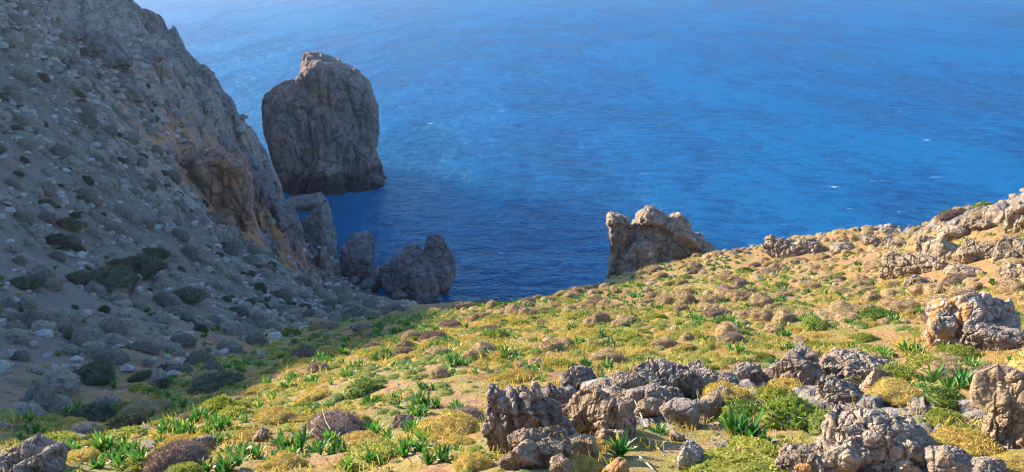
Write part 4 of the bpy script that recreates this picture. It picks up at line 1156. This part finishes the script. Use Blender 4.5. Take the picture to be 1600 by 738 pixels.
P = scatter(5500, 110, d_dark, 65, .6); P = P[free(P, .1)]
rad = .14 + .5 * r9.uniform(0, 1, len(P)) ** 2.6; hf = r9.uniform(.8, 1.3, len(P))
print('dark', scatter_kind(PROTO['dark'], P, rad, hf, 77, 150, 'dark_bush', 'bush', 'dark heath like bush', 'dark_scrub', 'dark low bushes on the shaded slope', [lr(440 + k, 220, .2, .07, .38, .66) for k in range(3)], ML['dark']))
# squills
def d_sq(x, y): return np.clip(.25 + .35 * sstep(1.5, -1, x) * sstep(20, 10, y) + .35 * sstep(3, -3, x) + 2.0 * cl(x, y, 3.2, 56), 0, 1) * (1 - .85 * shadeside(x, y)) * (1 - .75 * sstep(4, 16, x - .1 * y)) * (1 - rock_mask(x, y)) * (1 - .4 * sstep(25, 45, y))
P = scatter(9500, 58, d_sq, 66, 0.40); P = P[free(P, .1, .9)]
sz = r9.uniform(.4, .95, len(P)); hf = r9.uniform(.8, 1.15, len(P))
def sqa(k):
    V, q, lv = squill_clump(500 + k, 3, .30, .075, .6, 9, 3); return V, q, np.zeros((0, 3), int), lv
print('squill', scatter_kind(PROTO['squill'], P, sz, hf, 78, 260, 'squill_plant', 'plant', 'green squill rosette', 'small_squills', 'further green squill rosettes on the sunny slope', [sqa(k) for k in range(4)], ML['squill']))
# stones: the larger ones are things
def d_st(x, y): return np.clip(.35 + 1.4 * cl(x, y, 3, 57) + .9 * np.exp(-((x - 2.5) ** 2 / 8 + (y - 7.5) ** 2 / 12)), 0, 1) * (.55 + .45 * rock_mask(x, y))
P = scatter(2600, 75, d_st, 67, .35); P = P[free(P, .05, .9)]
rad = .10 + .34 * r9.uniform(0, 1, len(P)) ** 3 + .12 * rock_mask(P[:, 0], P[:, 1]); hf = r9.uniform(.7, 1.1, len(P)); sel = r9.uniform(0, 1, len(P)) < .75
nearl = lambda x, y: sstep(1.5, -1, x) * sstep(22, 12, y)
def d_cov(x, y): return np.clip(.35 + .5 * nearl(x, y) + 1.9 * cl(x, y, 2.6, 91), 0, 1) * (1 - shadeside(x, y)) * (1 - rock_mask(x, y)) * (1 - .75 * sstep(3, 14, x - .1 * y))
PC = scatter(34000, 48, d_cov, 92, .17); PC = PC[free(PC, .05, .9)]
rc_ = r9.uniform(.07, .24, len(PC)) * (.35 + .65 * sstep(7, 16, PC[:, 1])); hc = r9.uniform(.3, .65, len(PC)); sc_ = r9.uniform(0, 1, len(PC))
for m_, lo, hi, nm, lb in (('lime', 0, .45, 'ground_cover', 'yellow green ground cover carpeting the near slope'), ('green', .45, .8, 'herb_cover', 'low green herbs between the squills'), ('gold', .8, 1, 'dry_cover', 'golden dry ground cover between the squills')):
    ii = np.where((sc_ >= lo) & (sc_ < hi))[0]
    stuff_mesh(nm, [shrub_arrays(450 + k, 80, .28, .11, .5, .6, .9, .5, nu=10, nv=4) for k in range(4)], [(PC[i], rc_[i], hc[i], int(i), float(i % 63) / 10) for i in ii], lb, ML[m_])
def pba(k):
    V, Fc = pebble_arrays(330 + k, 1); return V, np.zeros((0, 4), int), Fc, np.full(len(V), .5)
PB = [pba(k) for k in range(5)]
print('stone', scatter_kind(PROTO['stone'], P[sel], rad[sel] * 1.2, hf[sel], 79, 200, 'stone', 'stone', 'pale loose stone', 'loose_stones', 'loose pale stones strewn over the slopes', PB, MR['stone']))
print('ostone', scatter_kind(PROTO['ochrestone'], P[~sel], rad[~sel], hf[~sel], 80, 80, 'ochre_stone', 'stone', 'orange brown loose stone', None, None, None, None))
# gravel, rubble on the shaded slope, grass
P1 = scatter(16000, 26, lambda x, y: np.clip(.5 + 1.6 * cl(x, y, 1.6, 58), 0, 1), 68)
P2 = scatter(34000, 115, lambda x, y: shadeside(x, y) * np.clip(.5 + 1.2 * cl(x, y, 4, 59), 0, 1), 69)
PP = P1; ss = r9.uniform(.02, .07, len(P1))
stuff_mesh('gravel', PB, [(PP[i], ss[i], .8, int(i), float(i % 63) / 10) for i in range(len(PP))], 'loose gravel and rubble scattered over the soil', MR['stone'], False)
sR = (.07 + .8 * r9.uniform(0, 1, len(P2)) ** 5) * (1 + .25 * sstep(45, 75, P2[:, 1])) + .25 * rock_mask(P2[:, 0], P2[:, 1]) * r9.uniform(0, 1, len(P2))
stuff_mesh('rubble', PB, [(P2[i], sR[i], .9, int(i), float(i % 63) / 10) for i in range(len(P2))], 'pale rubble strewn over the shaded slope', MR['rubble'], False)
def tuft(seed, n=11):
    r = np.random.default_rng(seed)
    b = np.stack([r.normal(0, .05, n), r.normal(0, .05, n), np.zeros(n)], 1)
    d = quat_dirs(n, r) * .75 + np.array([0, 0, 1.0]); d /= np.linalg.norm(d, axis=1)[:, None]
    return blades(b, d, r.uniform(.06, .15, n), np.full(n, .012), r, .15)
TF = [tuft(600 + k) for k in range(8)]
bare = lambda x, y: 1 - .9 * np.exp(-((x - 2.1) ** 2 / 1.6 + (y - 6.6) ** 2 / 2.5))
def d_gr(x, y): return bare(x, y) * np.clip(.45 + 1.8 * cl(x, y, 2.4, 60), 0, 1) * (1 - .85 * shadeside(x, y)) * (1 - .8 * rock_mask(x, y))
P1 = scatter(26000, 30, d_gr, 70); P2 = scatter(9000, 60, d_gr, 71)
P1 = P1[P1[:, 1] > 5.6]; P2 = P2[P2[:, 1] > 12]
PP = np.concatenate([P1, P2]); ss = np.concatenate([r9.uniform(.6, 1.3, len(P1)), r9.uniform(1.2, 2.2, len(P2))])
stuff_mesh('grass', TF, [(PP[i], ss[i], 1, int(i * 7 % 8), float(i % 63) / 10) for i in range(len(PP))], 'short dry yellow green grass on the sunny slope', ML['grass'])
